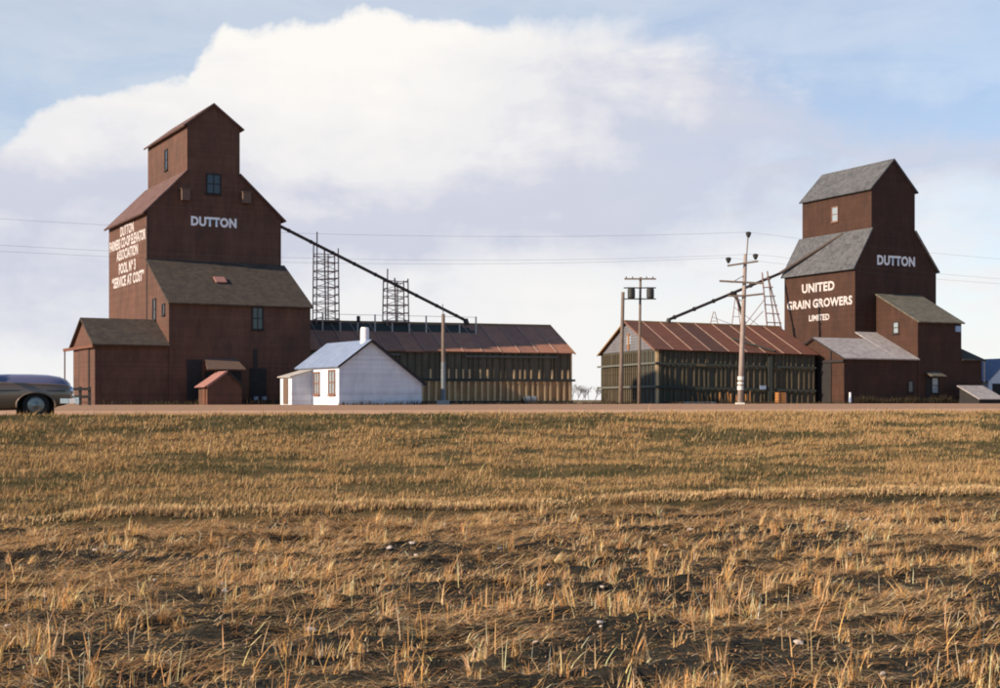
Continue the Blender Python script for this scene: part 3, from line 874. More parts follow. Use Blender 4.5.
MB().slab([(2.46, LB - .3, 7.60), (8.15, LB - .3, 7.60), (8.3, -.003, 10.6), (2.46, -.003, 10.6)], T).build('lean_to_roof', 'olive_shingle', EB)
# drive shed: gable towards the annex, front slope running up to the elevator wall
MB().prism([(LB + .05, 0), (.9, 0), (.9, 4.92), (-1.5, 6.0), (LB + .05, 4.12)], 0, -6.05, -.004).build('drive_shed', 'brown_siding', EB)
MB().prism([(LB + .05, 0), (-.004, 0), (-.004, 6.65), (LB + .05, 4.12)], 0, -.002, 2.577).build('drive_shed_front', 'brown_siding', EB)
MB().slab([(-6.3, LB - .3, 4.10), (-.0, LB - .3, 4.10), (-.0, -1.5, 6.14), (-6.3, -1.5, 6.14)], T).build('shed_roof', 'pale_shingle', EB)
MB().slab([(.003, LB - .3, 4.10), (2.57, LB - .3, 4.10), (2.57, -.004, 6.87), (.003, -.004, 6.87)], T).build('shed_roof', 'pale_shingle', EB)
MB().slab([(-6.3, 1.15, 4.94), (-.003, 1.15, 4.94), (-.003, -1.498, 6.14), (-6.3, -1.498, 6.14)], T).build('shed_roof', 'pale_shingle', EB)
MB().bar((-6.33, LB - .3, 4.03), (-6.33, -1.5, 6.07), .05, .13).build('barge_board', 'trim_dark', EB)
MB().bar((-6.33, 1.15, 4.87), (-6.33, -1.5, 6.07), .05, .13).build('barge_board', 'trim_dark', EB)
MB().box(-6.12, -6.053, -3.75, .85, .05, 3.72).build('sliding_door', 'door_dark', EB)
MB().box(-6.17, -6.124, -1.2, -.7, .05, 3.70).build('door_stile', 'door_brown', EB)
MB().box(-6.22, -6.055, LB, .85, 3.73, 3.95).build('door_track', 'trim_dark', EB)
MB().box(-6.14, -6.055, -3.95, -3.76, .05, 5.05).build('door_post', 'trim_dark', EB)
# low wing at the far end
MB().prism([(LB + .1, 0), (-1.6, 0), (-1.6, 5.6), (LB + .1, 4.15)], 0, 7.953, 10.6).build('low_wing', 'brown_siding', EB)
MB().slab([(7.953, LB - .2, 4.13), (10.9, LB - .2, 4.13), (10.9, -1.4, 5.8), (7.953, -1.4, 5.8)], T).build('low_wing_roof', 'dark_shingle', EB)
MB().box(10.75, 10.83, LB - .1, LB, 2.0, 4.1).build('downpipe', 'pale_wood', EB)
window(EB, 'u', 2.02, 4.85, 5.85, 18.1, 19.65, frame='trim_brown', pane='glass_pale', nz=2)
window(EB, 'u', 2.58, -3.2, -2.4, 6.6, 7.75, frame='trim_dark', pane='glass_pale', nx=1, nz=2)
MB().box(7.15, 7.8, LB - .12, LB - .003, 6.75, 7.3).build('vent_cover', 'tin_blue', EB)
MB().slab([(3.4, LB - .9, 2.55), (5.3, LB - .9, 2.55), (5.2, LB - .003, 2.95), (3.5, LB - .003, 2.95)], .08).build('door_hood', 'olive_shingle', EB)
MB().box(3.55, 4.1, LB - .06, LB - .003, .2, 2.5).build('door', 'door_dark', EB)
window(EB, 'v', LB, 4.2, 5.1, .9, 2.45, frame='trim_dark', pane='glass_pale', nx=1, nz=2)
window(EB, 'v', LB + .05, 1.4, 2.1, 1.0, 2.1, frame='trim_dark', pane='glass', nx=1, nz=1)
lettering('DUTTON', 4.75, .98, 'white_paint', EB, (2.72, -.012, 13.38), (1, 0, 0), 0.045)
for txt, v0, v1, z0, h in (('UNITED', 8.0, 3.0, 11.06, .92), ('GRAIN GROWERS', 10.4, .4, 9.50, .88), ('LIMITED', 6.9, 3.75, 8.20, .60)):
    lettering(txt, v0 - v1, h, 'sign_sun_dimmed', EB, (-.012, v0, z0), (0, -1, 0), 0.034)

UB = Vector((math.cos(R(26)), math.sin(R(26)), 0)); VB = Vector((-math.sin(R(26)), math.cos(R(26)), 0))
def eb(u, v, z): return Vector(EB.location) + UB * u + VB * v + Vector((0, 0, z))

# right spout, from the cupola over the roof to the annex ridge
ra = eb(1.95, 4.1, 16.75)
q0 = eb(-.5, 11.05, 13.30)
u3 = 4.15
rb = ar(u3, VD / 2, 8.1 - K * u3)
rsp = thing('grain_spout', 'dark grain spout running over the grey roof down to the right annex ridge', 'spout')
MB().tube([ra, ra.lerp(q0, .5), q0], .16, 10).build('pipe', 'spout_metal', rsp)
MB().tube([q0, q0.lerp(rb, .5), rb], .145, 10).build('pipe', 'spout_metal', rsp)
br0 = q0.lerp(rb, .42)
MB().tube([br0, Vector((br0.x + 1.0, br0.y, 7.9))], .15, 10).build('branch_pipe', 'spout_metal', rsp)
for t in np.linspace(.1, .95, 6):
    a = q0.lerp(rb, float(t)); b = q0.lerp(rb, float(t) + .008)
    MB().tube([a, b], .22, 10).build('pipe_collar', 'iron', rsp)
MB().tube([rb + Vector((0, 0, .1)), rb + Vector((-.1, 0, -.35))], [.2, .24], 10).build('nozzle', 'iron', rsp)
# ladder trestle by the elevator
def on_ridge(px):
    # point over the right annex ridge at that column
    for u in np.linspace(0, U2, 400):
        p = ar(u, VD / 2, 0)
        if 500 + p.x / p.y * F >= px: return u
    return U2
LT = thing('ladder_trestle', 'narrow ladder-like wooden trestle on the annex ridge beside the lettered wall', 'trestle', ar(U2 - .2, VD / 2, 7.7 - K * U2), 14)
xs = [(-1.0, -1.55), (-.15, -.95), (.75, -.75)]
for (xb, xt), h in zip(((.0, -.55), (.85, .0), (1.5, .1)), (5.35, 5.5, 4.9)):
    MB().bar((xb - .9, 0, -.1), (xt - .9, 0, h), .10).build('leg', 'trestle_wood', LT)
for i in range(6):
    z = .5 + i * .85
    f_ = z / 5.4
    MB().bar((-.9 - .55 * f_ - .1, -.06, z + random.uniform(-.05, .05)), (.6 - 1.4 * f_ + .1, -.06, z + random.uniform(-.05, .05)), .07, .10).build('rung', 'trestle_wood', LT)
MB().bar((-3.4, -.1, .1), (-1.1, -.1, 2.9), .05, .06).build('brace', 'trestle_wood', LT)
MB().bar((-3.0, .1, -.1), (-1.3, .1, 1.6), .05, .06).build('brace', 'trestle_wood', LT)
# small A-frames under the spout
for px, hh, nm in ((714, 1.3, 'low A-frame prop under the lower end of the right spout'), (736, 3.0, 'tall A-frame prop under the middle of the right spout')):
    u = on_ridge(px)
    af = thing('spout_prop', nm, 'prop', ar(u, VD / 2, 7.72 - K * u), 14, 'props under the right spout')
    for sx in (-1, 1): MB().bar((sx * .42, -.1 * sx, -.1), (sx * .06, 0, hh), .06).build('leg', 'trestle_wood', af)
    MB().bar((-.3, 0, hh * .3), (.3, 0, hh * .3), .05).build('crossbar', 'trestle_wood', af)
    MB().bar((-.2, 0, hh * .6), (2.4, -1.0, -.3), .04).build('stay', 'iron', af)

# ------------------------------------------------------------------ poles and wires
def pole(name, label, base, top, r0, r1, mat='pole_wood'):
    p = thing(name, label, 'pole', base)
    tip = Vector(top) - Vector(base)
    MB().tube([(0, 0, -.5), tip * .33, tip * .66, tip], [r0, r0 * .66 + r1 * .34, r0 * .33 + r1 * .67, r1], 12).build('shaft', mat, p, smooth=True)
    return p, tip


def ground_at(px, f): return Vector(((px - 500) / F * f, f, 0.0))


p1, t1 = pole('wooden_pole', 'bare wooden pole without crossarm before the pale gable', ground_at(620.5, 108), at(623, 292, 108), .17, .13)
p2, t2 = pole('transformer_pole', 'slim wooden pole carrying two dark transformers below its crossarm', ground_at(638.8, 110), at(640.5, 277, 110), .13, .09)
z_ = lambda y, f: EZ + (H0 - y) / F * f
MB().bar((-1.15, -.12, z_(279, 110)), (1.35, -.12, z_(279, 110)), .12).build('crossarm', 'pole_wood', p2)
for y in (288, 299): MB().bar((-1.2, -.12, z_(y, 110)), (1.35, -.12, z_(y, 110)), .09).build('bracket', 'iron', p2)
for x in (-.62, .88):
    tr = MB().tube([(x, -.30, z_(299, 110)), (x, -.30, z_(297.5, 110)), (x, -.30, z_(290, 110)), (x, -.30, z_(288.6, 110))], [.25, .30, .30, .24], 16).build('transformer', 'transformer', p2)
    MB().tube([(x - .32, -.3, z_(288, 110)), (x + .32, -.3, z_(288, 110))], .05, 6).build('bushing', 'transformer', tr)
for x in (-1.0, -.5, .6, 1.1): MB().tube([(x, -.12, z_(279, 110)), (x, -.12, z_(276.5, 110))], [.05, .035], 6).build('insulator', 'transformer', p2)

fp = 104
p3, t3 = pole('power_pole', 'pale power pole with three crossarms and white painted bands near its foot', ground_at(740, fp), at(745.5, 254, fp), .22, .13, 'pole_pale')
def on3(px, y, d=0.0): return at(px, y, fp) - Vector((p3.location.x, p3.location.y, 0)) + Vector((0, d, 0))
MB().bar(on3(727, 266, -.2), on3(757.5, 261.5, -.2), .11, .13).build('crossarm', 'pole_wood', p3)
MB().bar(on3(719, 281.2, -.2), on3(762, 283.5, -.2), .11, .14).build('crossarm', 'pole_wood', p3)
MB().bar(on3(728, 296, -.2), on3(744, 296, -.2), .10, .14).build('crossarm', 'pole_wood', p3)
MB().bar(on3(745, 296, -.2), on3(763, 294, -.2), .10, .14).build('crossarm', 'pole_wood', p3)
MB().tube([on3(746.6, 256), on3(748, 237)], .045, 8).build('mast', 'pole_wood', p3)
ins = {}
for px, y in ((748, 234), (728, 259.5), (755, 256)):
    i_ = MB().tube([on3(px, y + 4, -.2), on3(px, y + 1.5, -.2), on3(px, y - 1, -.2), on3(px, y - 2, -.2)], [.07, .17, .22, .10], 10).build('insulator', 'transformer', p3)
for a, b in (((743, 276), (731, 283)), ((744, 289), (755, 284)), ((741, 301), (733, 297))):
    MB().bar(on3(*a, -.1), on3(*b, -.15), .05).build('brace', 'iron', p3)
for y0, y1 in ((376.5, 380), (382, 384.5), (386, 390)):
    xm = 740 + (400 - (y0 + y1) / 2) * .037
    MB().tube([on3(xm, y0), on3(xm, y1)], .235, 14).build('painted_band', 'white_band', p3)
MB().box(-.3, .3, -.3, .3, 0, .12).build('footing', 'white_band', p3)

p4, t4 = pole('wooden_pole', 'weathered pole rising past the ribbed annex wall and meeting the spout', ground_at(443.5, 97), at(443.3, 314, 97), .16, .12)
t4m = MB().tube([(0, 0, 0), t4 * .47], [.172, .152], 12).build('shade_tube', 'tin_grey', p4)  # grey tube standing in for shadow on the pole's lower half
MB().bar(t4 + Vector((0, 0, 0)), t4 + Vector((-.05, 0, .7)), .05).build('pin', 'iron', p4)
MB().box(-.45, .4, -.3, .3, 0, .3).build('footing', 'pale_wood', p4)

# line wires: from the power pole to the next poles of the line, both outside the frame
la = R(21)
def nextpole(t): return Vector((p3.location.x + t * math.cos(la), p3.location.y + t * math.sin(la), 0))
def wire(a, b, sag, label):
    pts = [a.lerp(b, t) - Vector((0, 0, sag * 4 * t * (1 - t))) for t in np.linspace(0, 1, 25)]
    o = MB().tube(pts, .0065, 5).build('power_wire', 'wire')
    tag(o, label, 'wire', 'line wires')
for t, tx in ((-82, 'left'), (80, 'right')):
    for (px, y), up in (((748, 232), 'top'), ((728, 257.5), 'lower'), ((755, 254), 'lower')):
        a = at(px, y, fp)
        b = a + Vector((t * math.cos(la), t * math.sin(la), 0.0))
        sag = 1.6 if tx == 'left' else 1.4
        wire(a, b, sag, {'top': 'thin line wire hung from the mast of the power pole, ', 'lower': 'thin line wire hung from the upper crossarm of the power pole, '}[up] + ('towards the co-op elevator' if tx == 'left' else 'towards the united elevator'))
    q = copy_tree(p3)
    q.location = nextpole(t)
    q['label'] = 'next power pole of the line standing ' + ('past the co-op elevator' if t < 0 else 'past the united elevator')

# ------------------------------------------------------------------ odds and ends by the right elevator
wb = thing('fuel_hatch', 'low wedge-shaped bin with pale sloping roof beside the united elevator', 'bin', eb(6.2, LB - 2.6, 0), 26)
MB().prism([(-1.4, 0), (1.1, 0), (1.1, .35), (-1.4, .35)], 0, 0, 2.9).build('wall', 'door_dark', wb)
MB().prism([(1.1, 0.35), (1.1, 1.45), (-1.35, .36)], 0, .05, 2.85).build('cheek', 'door_dark', wb)
MB().slab([(-.15, -1.6, .42), (3.05, -1.6, .42), (3.05, 1.2, 1.68), (-.15, 1.2, 1.68)], .09).build('roof', 'pale_shingle', wb)
wp = thing('white_post', 'short white post by the corner of the united driveway shed', 'post', eb(-5.9, LB - .6, 0), 26)
MB().tube([(0, 0, 0), (0, 0, .55)], .13, 10).build('base', 'tin_blue', wp)
MB().tube([(0, 0, .55), (0, 0, 1.0)], .10, 10).build('cap', 'white_paint', wp)
# white garage at the frame edge
wg = thing('white_garage', 'small white garage with bluish roof and dark doorway past the united elevator', 'garage', (at(988.5, 400, 138).x, 138, 0), 24)
MB().prism([(0, 0), (5.0, 0), (5.0, 2.35), (2.5, 4.4), (0, 2.35)], 1, 0, 6).build('wall', 'white_siding', wg)
MB().slab([(-.3, -.25, 2.2), (2.5, -.25, 4.5), (2.5, 6.2, 4.5), (-.3, 6.2, 2.2)], .1).build('roof', 'blue_shingle', wg)
MB().slab([(5.3, -.25, 2.2), (2.502, -.25, 4.5), (2.502, 6.2, 4.5), (5.3, 6.2, 2.2)], .1).build('roof', 'blue_shingle', wg)
MB().box(.5, 4.4, -.06, -.003, .02, 1.95).build('door', 'door_dark', wg)

# bare bush in the gap between the annexes
def bush(base, label, n, spread, h, seed):
    r_ = random.Random(seed)
    b = thing('bare_bush', label, 'bush', base)
    mb = MB()
    def grow(p, d, ln, rad, lev):
        q = p + d * ln
        mb.tube([p, q], [rad, rad * .7], 4, cap=False)
        if lev == 0: return
        for _ in range(3):
            nd = (d + Vector((r_.uniform(-.75, .75), r_.uniform(-.75, .75), r_.uniform(-.2, .5)))).normalized()
            grow(p.lerp(q, r_.uniform(.5, 1)), nd, ln * r_.uniform(.55, .8), rad * .65, lev - 1)
    for i in range(n):
        a = r_.uniform(0, 6.28)
        grow(Vector((r_.uniform(-spread, spread), r_.uniform(-.5, .5), 0)), Vector((math.cos(a) * .5, math.sin(a) * .5, 1)).normalized(), h * .45, .028, 4)
    mb.build('branches', 'twig', b)
bush(ground_at(584, 138), 'bare leafless bush in the gap between the two annexes', 8, 1.1, 1.9, 3)

# dark rail fence by the driveway shed, running off behind the car
fe = thing('rail_fence', 'dark two-rail timber fence between the parked car and driveway shed', 'fence', ground_at(89.5, 86), 8)
for x in (0, -.55, -2.9, -5.3): MB().box(x - .08, x + .08, -.08, .08, -.2, 1.15).build('post', 'iron', fe)
for z in (1.0, .52): MB().bar((.1, -.11, z), (-7.0, -.11, z - .05), .06, .17).build('rail', 'iron', fe)

# ------------------------------------------------------------------ parked car
car = thing('parked_car', 'dusty brown rounded old sedan with lavender hood parked on the road edge', 'car', (0, 0, 0), 20)
car.rotation_euler = (0, 0, R(20))
CX = at(35, 400, 35.0).x
car.location = (CX, 35.0, -.145)
# local x forward (to the right), wheels at x = 0 (front axle) and x = -2.95
ST = [  # x, half width, sill z, belt z, deck z (centre), deck half width
    (.88, .62, .46, .64, .70, .30), (.85, .78, .40, .74, .80, .42), (.74, .86, .34, .79, .84, .52), (.50, .90, .28, .82, .86, .58), (.15, .93, .24, .83, .88, .60),
    (-.4, .94, .21, .84, .90, .62), (-.9, .94, .20, .85, .96, .64), (-1.6, .95, .20, .86, 1.02, .72), (-2.4, .95, .20, .87, 1.03, .72), (-3.0, .94, .22, .86, 1.04, .66), (-3.6, .92, .28, .84, 1.0, .58), (-4.05, .86, .36, .78, .90, .5), (-4.2, .72, .44, .70, .76, .4)]
sec = []
for x, hw, zs, zb, zd, dw in ST:
    half = [(0, zs), (hw * .80, zs), (hw * .95, zs + .06), (hw, zs * .5 + zb * .5 - .02), (hw * .985, zb - .045), (hw * .955, zb - .015), (hw * .975, zb + .02), (hw * .94, zb + .06), (hw * .86, zb + (zd - zb) * .60), (dw, zd - .03), (dw * .5, zd - .005), (0, zd)]
    full = half + [(-y, z) for y, z in half[-2:0:-1]]
    sec.append([(x, y, z) for y, z in full])
n_ = len(sec[0])
mb = MB()
for s_ in sec: mb.v += s_
for i in range(len(sec) - 1):
    for k in range(n_):
        mb.f.append((i * n_ + k, i * n_ + (k + 1) % n_, (i + 1) * n_ + (k + 1) % n_, (i + 1) * n_ + k))
mb.f.append(tuple(range(n_))); mb.f.append(tuple(range((len(sec) - 1) * n_, len(sec) * n_)))
body = mb.build('body', 'car_paint', car, smooth=True)
cut = MB()
for x in (0, -2.95):
    for sy in (-1, 1):
        out_ = [(x + .44 * math.cos(t), .335 + .30 * math.sin(t)) for t in np.linspace(0, math.pi, 21)]
        cut.prism(out_ + [(x - .46, -.2), (x + .46, -.2)], 1, min(sy * .60, sy * 1.3), max(sy * .60, sy * 1.3))
cutter = cut.build('cutter', 'well_dark', car)
md = body.modifiers.new('sub', 'SUBSURF'); md.levels = 2; md.render_levels = 2
md = body.modifiers.new('arch', 'BOOLEAN'); md.object = cutter; md.operation = 'DIFFERENCE'; md.solver = 'EXACT'
dg = bpy.context.evaluated_depsgraph_get()
bme = bpy.data.meshes.new_from_object(body.evaluated_get(dg))
body.modifiers.clear()
body.data = bme
bme.name = 'body'
bpy.data.objects.remove(cutter)
# the rounded hood between the fenders
hs_ = [(-1.02, .74, .86, 1.10), (-.6, .74, .83, 1.115), (-.1, .74, .82, 1.115), (.3, .73, .81, 1.10), (.58, .70, .80, 1.055), (.74, .64, .78, .985), (.83, .54, .75, .89), (.87, .40, .70, .78)]
hb = MB()
for x, hw, z0, z1 in hs_:
    hb.v += [(x, hw * math.copysign(abs(math.cos(t)) ** .55, math.cos(t)), z0 - .06 + (z1 - z0 + .06) * math.sin(t) ** .8) for t in np.linspace(0, math.pi, 13)]
for i in range(len(hs_) - 1):
    for k in range(12): hb.f.append((i * 13 + k, i * 13 + k + 1, (i + 1) * 13 + k + 1, (i + 1) * 13 + k))
hb.build('hood', 'hood_paint', car, smooth=True)
# wheel wells, arches, wheels
for x in (0, -2.95):
    for sy in (-1, 1):
        wl = [(x + .435 * math.cos(t), .335 + .295 * math.sin(t)) for t in np.linspace(0, math.pi, 21)] + [(x - .44, .1), (x + .44, .1)]
        MB().prism(wl, 1, sy * .603, sy * .63).build('wheel_well', 'well_dark', car)
        arc = [(x + .455 * math.cos(t), sy * .925, .335 + .315 * math.sin(t)) for t in np.linspace(-.2, math.pi + .2, 22)]
        MB().tube(arc, .024, 6).build('arch_lip', 'car_paint', car, smooth=True)
        wh = thing('wheel', '', '', (x, sy * .775, .335)); del wh['label']; del wh['category']; wh.parent = car
        prof = [(.19, -.075), (.26, -.10), (.305, -.09), (.32, -.06), (.32, .06), (.305, .09), (.26, .10), (.19, .075)]
        t_ = MB(); k_ = 32
        for a in range(k_):
            th = 2 * math.pi * a / k_
            t_.v += [(r_ * math.cos(th), y_, r_ * math.sin(th)) for r_, y_ in prof]
        for a in range(k_):
            for j in range(len(prof)):
                t_.f.append((a * 8 + j, a * 8 + (j + 1) % 8, ((a + 1) % k_) * 8 + (j + 1) % 8, ((a + 1) % k_) * 8 + j))
        t_.build('tyre', 'tyre', wh, smooth=True)
        cap = [(0.0, .13), (.05, .128), (.07, .10), (.13, .105), (.165, .09), (.205, .085), (.21, .05)]
        c_ = MB()
        for a in range(k_):
            th = 2 * math.pi * a / k_
            c_.v += [(r_ * math.cos(th), sy * y_, r_ * math.sin(th)) for r_, y_ in cap]
        for a in range(k_):
            for j in range(len(cap) - 1):
                c_.f.append((a * 7 + j, a * 7 + j + 1, ((a + 1) % k_) * 7 + j + 1, ((a + 1) % k_) * 7 + j))
        c_.build('hubcap', 'hubcap', wh, smooth=True)
# chrome bumpers
for x0, dr_ in ((.98, 1), (-4.28, -1)):
    pts = [(x0 - dr_ * .42, -.92, .44), (x0 - dr_ * .22, -.90, .44), (x0 - dr_ * .06, -.72, .44), (x0, -.3, .44), (x0, .3, .44), (x0 - dr_ * .06, .72, .44), (x0 - dr_ * .22, .90, .44), (x0 - dr_ * .42, .92, .44)]
    b = MB()
    for i in range(len(pts) - 1): b.bar(pts[i], pts[i + 1], .05, .12)
    bo = b.build('bumper', 'chrome', car)
    for y in (-.35, .35): MB().box(x0 - .03, x0 + .06, y - .05, y + .05, .36, .53).build('overrider', 'chrome', bo)
for y in (-.66, .66):
    hl = MB().tube([(.70, y, .70), (.85, y, .69), (.87, y, .69)], [.12, .115, .10], 16).build('headlight', 'chrome', car)
    MB().tube([(.872, y, .69), (.89, y, .69)], [.09, .05], 16).build('lens', 'lamp_glass', hl)
    MB().tube([(-4.10, y, .70), (-4.22, y, .70)], .07, 12).build('tail_light', 'orange_wood', car)
gr = MB()
for z in (.56, .62, .68): gr.bar((.915, -.45, z), (.915, .45, z), .03, .02)
gr.build('grille', 'chrome', car)
for sy in (-1, 1):
    MB().bar((-1.4, sy * .948, .70), (.70, sy * .885, .69), .02, .025).build('side_trim', 'iron', car)
# greenhouse
gs = [(-1.02, .72, 1.05, .60, 1.09), (-1.45, .78, 1.02, .62, 1.50), (-2.0, .80, 1.0, .64, 1.58), (-2.7, .78, 1.0, .60, 1.54), (-3.35, .70, 1.0, .5, 1.05)]
gb_ = MB(); sec = []
for x, wb_, zb_, wt_, zt_ in gs:
    sec.append([(x, -wb_, zb_), (x, -wt_ - .04, zb_ + (zt_ - zb_) * .85), (x, -wt_ * .8, zt_), (x, 0, zt_ + .02), (x, wt_ * .8, zt_), (x, wt_ + .04, zb_ + (zt_ - zb_) * .85), (x, wb_, zb_)])
for s_ in sec: gb_.v += s_
for i in range(len(sec) - 1):
    for k in range(6): gb_.f.append((i * 7 + k, i * 7 + k + 1, (i + 1) * 7 + k + 1, (i + 1) * 7 + k))
gb_.build('roof', 'car_paint', car, smooth=True)
for sy in (-1, 1):
    for x0, x1 in ((-1.45, -2.1), (-2.2, -2.85)):
        y0, y1 = sy * .80, sy * .715
        MB().slab([(x0 + .15, y0 + sy * .01, 1.10), (x1, y0 + sy * .01, 1.10), (x1 + .02, y1 + sy * .012, 1.40), (x0, y1 + sy * .012, 1.40)], .02).build('side_window', 'glass', car)
MB().slab([(-1.06, -.62, 1.12), (-1.06, .62, 1.12), (-1.40, .56, 1.48), (-1.40, -.56, 1.48)], .02).build('windscreen', 'glass_pale', car)
MB().bar((-1.0, -.80, 1.06), (-.95, -.98, 1.14), .03).build('mirror_arm', 'chrome', car)
mo = MB().box(-.99, -.93, -1.08, -.94, 1.10, 1.22).build('mirror', 'chrome', car)
MB().box(-1.7, -1.5, -.985, -.955, .78, .81).build('door_handle', 'chrome', car)

# ------------------------------------------------------------------ vegetation
def blades(name, P, H, Wd, ang, lean, col, mat, segs=2, kind='stuff', zoff=0.0, flat=None):
    N_ = len(P)
    ld = np.stack([np.cos(ang), np.sin(ang)], -1)
    fa = ang + np.pi / 2 + rng.uniform(-.6, .6, N_)
    wd = np.stack([np.cos(fa), np.sin(fa)], -1)
    rows = []
    for i in range(segs + 1):
        t = i / segs
        hz = H * lean * t ** 1.35
        up = H * np.sqrt(np.maximum(0.0004, 1 - np.minimum(lean, .985) ** 2 * t ** .5)) * t
        if flat is not None: up = H * flat * t * (1.6 - t)
        c = P.copy()
        c[:, :2] += ld * hz[:, None]
        c[:, 2] += up + zoff
        if i < segs:
            w = (Wd * (1 - .65 * t))[:, None] * .5
            a = c.copy(); a[:, :2] -= wd * w
            b = c.copy(); b[:, :2] += wd * w
            rows += [a, b]
        else: rows += [c]
    k = len(rows)
    co_ = np.stack(rows, 1).astype(np.float32)
    me = bpy.data.meshes.new(name)
    me.vertices.add(N_ * k)
    me.vertices.foreach_set('co', co_.ravel())
    fl, ls, n0 = [], [], 0
    loop = []
    for i in range(segs - 1): loop += [[2 * i, 2 * i + 1, 2 * i + 3], [2 * i, 2 * i + 3, 2 * i + 2]]
    loop.append([2 * segs - 2, 2 * segs - 1, 2 * segs])
    tri = (np.arange(N_)[:, None, None] * k + np.array(loop)[None]).astype(np.int32)
    me.loops.add(tri.size)
    me.loops.foreach_set('vertex_index', tri.ravel())
    me.polygons.add(tri.size // 3)
    me.polygons.foreach_set('loop_start', np.arange(0, tri.size, 3, dtype=np.int32))
    me.update(calc_edges=True)
    at_ = me.attributes.new('tint', 'FLOAT_COLOR', 'POINT')
    cc = np.ones((N_, k, 4), np.float32)
    cc[:, :, :3] = col[:, None, :]
    at_.data.foreach_set('color', cc.ravel())
    me.materials.append(MATS[mat])
    o = bpy.data.objects.new(name, me)
    C.objects.link(o)
    o['kind'] = kind
    return o


def palette(n, cols, wts, jit=.22):
    c = np.array(cols)[rng.choice(len(cols), n, p=np.array(wts) / sum(wts))]
    return np.clip(c * (1 + rng.normal(0, jit, (n, 1))) * (1 + rng.normal(0, .05, (n, 3))), .008, .85)


STRAW = [(0.703, 0.412, 0.186), (0.795, 0.512, 0.270), (0.632, 0.332, 0.117), (0.469, 0.273, 0.130), (0.819, 0.588, 0.373)]


def scatter(n, f0, f1, wide=.47):
    """random points in the wedge of ground before the camera, even per square metre"""
    f = np.sqrt(rng.uniform(f0 ** 2, f1 ** 2, n))
    x = rng.uniform(-wide, wide, n) * f
    return x, f


def keep_field(x, y):
    s, v = sv_of(x, y)
    return s, v, v < EDGE_V + edge_shift(s) - .05


# 1. matted straw lying on the tilled soil, in swaths along the rows
x, y = scatter(560000, 5.2, 26, .5)
s, v, ok = keep_field(x, y)
dens = fbm(s * .9, v * 2.6, 61, 4) * .80 + fbm(s * .2, v * .5, 67, 2) * .30 + .06 * np.sin((v + .25 * fbm(s * .35, v * .4, 9, 2)) * 2 * np.pi / .62)
ok &= rng.uniform(0, 1, len(x)) < np.clip((dens - .495) * 8.0, .07, 1) * np.clip(-.02 + v * .06, .25, 1)
ok &= v < EDGE_V + edge_shift(s) - .28
x, y, s, v = x[ok], y[ok], s[ok], v[ok]
n = len(x)
P = np.stack([x, y, ground_z(x, y) + rng.uniform(.0, .045, n)], -1)
swirl = (fbm(s * .8, v * .8, 71, 2) - .5) * 3.0
ang = np.where(rng.uniform(0, 1, n) < .75, TA + swirl + rng.normal(0, .35, n) + np.pi * (rng.uniform(0, 1, n) < .4), rng.uniform(0, 2 * np.pi, n))
blades('straw_litter', P, rng.uniform(.07, .30, n), rng.uniform(.004, .0085, n), ang, np.ones(n), palette(n, STRAW, [4, 4, 3, 4, 2]), 'straw', flat=np.clip(rng.normal(.20, .18, n), -.06, .7))

x, y = scatter(150000, 5.2, 26, .5)
s, v, ok = keep_field(x, y)
x, y = x[ok], y[ok]
n = len(x)
P = np.stack([x, y, ground_z(x, y) + rng.uniform(.0, .02, n)], -1)
blades('chaff', P, rng.uniform(.02, .09, n), rng.uniform(.004, .010, n), rng.uniform(0, 6.28, n), np.ones(n), palette(n, STRAW, [3, 3, 3, 5, 1], .3), 'straw', flat=np.clip(rng.normal(.15, .25, n), -.05, .8))

# 2. standing stubble tufts: fans of stalks from a narrow foot
x, y = scatter(9000, 5.4, 25, .5)
s, v, ok = keep_field(x, y)
dens = fbm(s * .8, v * 1.8, 81, 3) + .06 * np.sin((v + .25 * fbm(s * .35, v * .4, 9, 2)) * 2 * np.pi / .62)
ok &= rng.uniform(0, 1, len(x)) < np.clip((dens - .475) * 6.0, .06, 1)
ok &= v < EDGE_V + edge_shift(s) - .35
x, y = x[ok], y[ok]
nt = len(x)
cnt = np.minimum(rng.geometric(.09, nt) + 2, 34)
tid = np.repeat(np.arange(nt), cnt)
n = len(tid)
tr_ = rng.uniform(.012, .05, nt)
th_ = rng.uniform(.07, .215, nt) * np.where(rng.uniform(0, 1, nt) < .14, 1.5, 1)
tl = np.abs(rng.normal(.25, .42, nt))
ta = np.where(rng.uniform(0, 1, nt) < .6, TA + rng.normal(0, .7, nt), rng.uniform(0, 6.28, nt))
bx = x[tid] + rng.normal(0, 1, n) * tr_[tid]
by = y[tid] + rng.normal(0, 1, n) * tr_[tid]
P = np.stack([bx, by, ground_z(bx, by) - .01], -1)
col = palette(n, STRAW, [4, 3, 4, 1.5, 1.2])
tint = (1 + rng.normal(0, .16, (nt, 1)))[tid]
ra_ = rng.uniform(0, 6.28, n); rl_ = np.abs(rng.normal(.25, .28, n))
lx = np.cos(ta[tid]) * tl[tid] + np.cos(ra_) * rl_
ly = np.sin(ta[tid]) * tl[tid] + np.sin(ra_) * rl_
blades('stubble', P, th_[tid] * rng.uniform(.45, 1.2, n), rng.uniform(.005, .0105, n), np.arctan2(ly, lx), np.clip(np.hypot(lx, ly), .02, .96), np.clip(col * tint, .01, .8), 'straw', segs=3)
# single upright stalks close to the camera
x, y = scatter(420, 5.0, 13, .5)
n = len(x)
P = np.stack([x, y, ground_z(x, y) - .01], -1)
blades('stalks', P, rng.uniform(.15, .36, n), rng.uniform(.006, .011, n), rng.uniform(0, 6.28, n), np.clip(np.abs(rng.normal(.2, .3, n)), .02, .9), palette(n, STRAW, [4, 4, 3, 1, 2]), 'straw', segs=3)

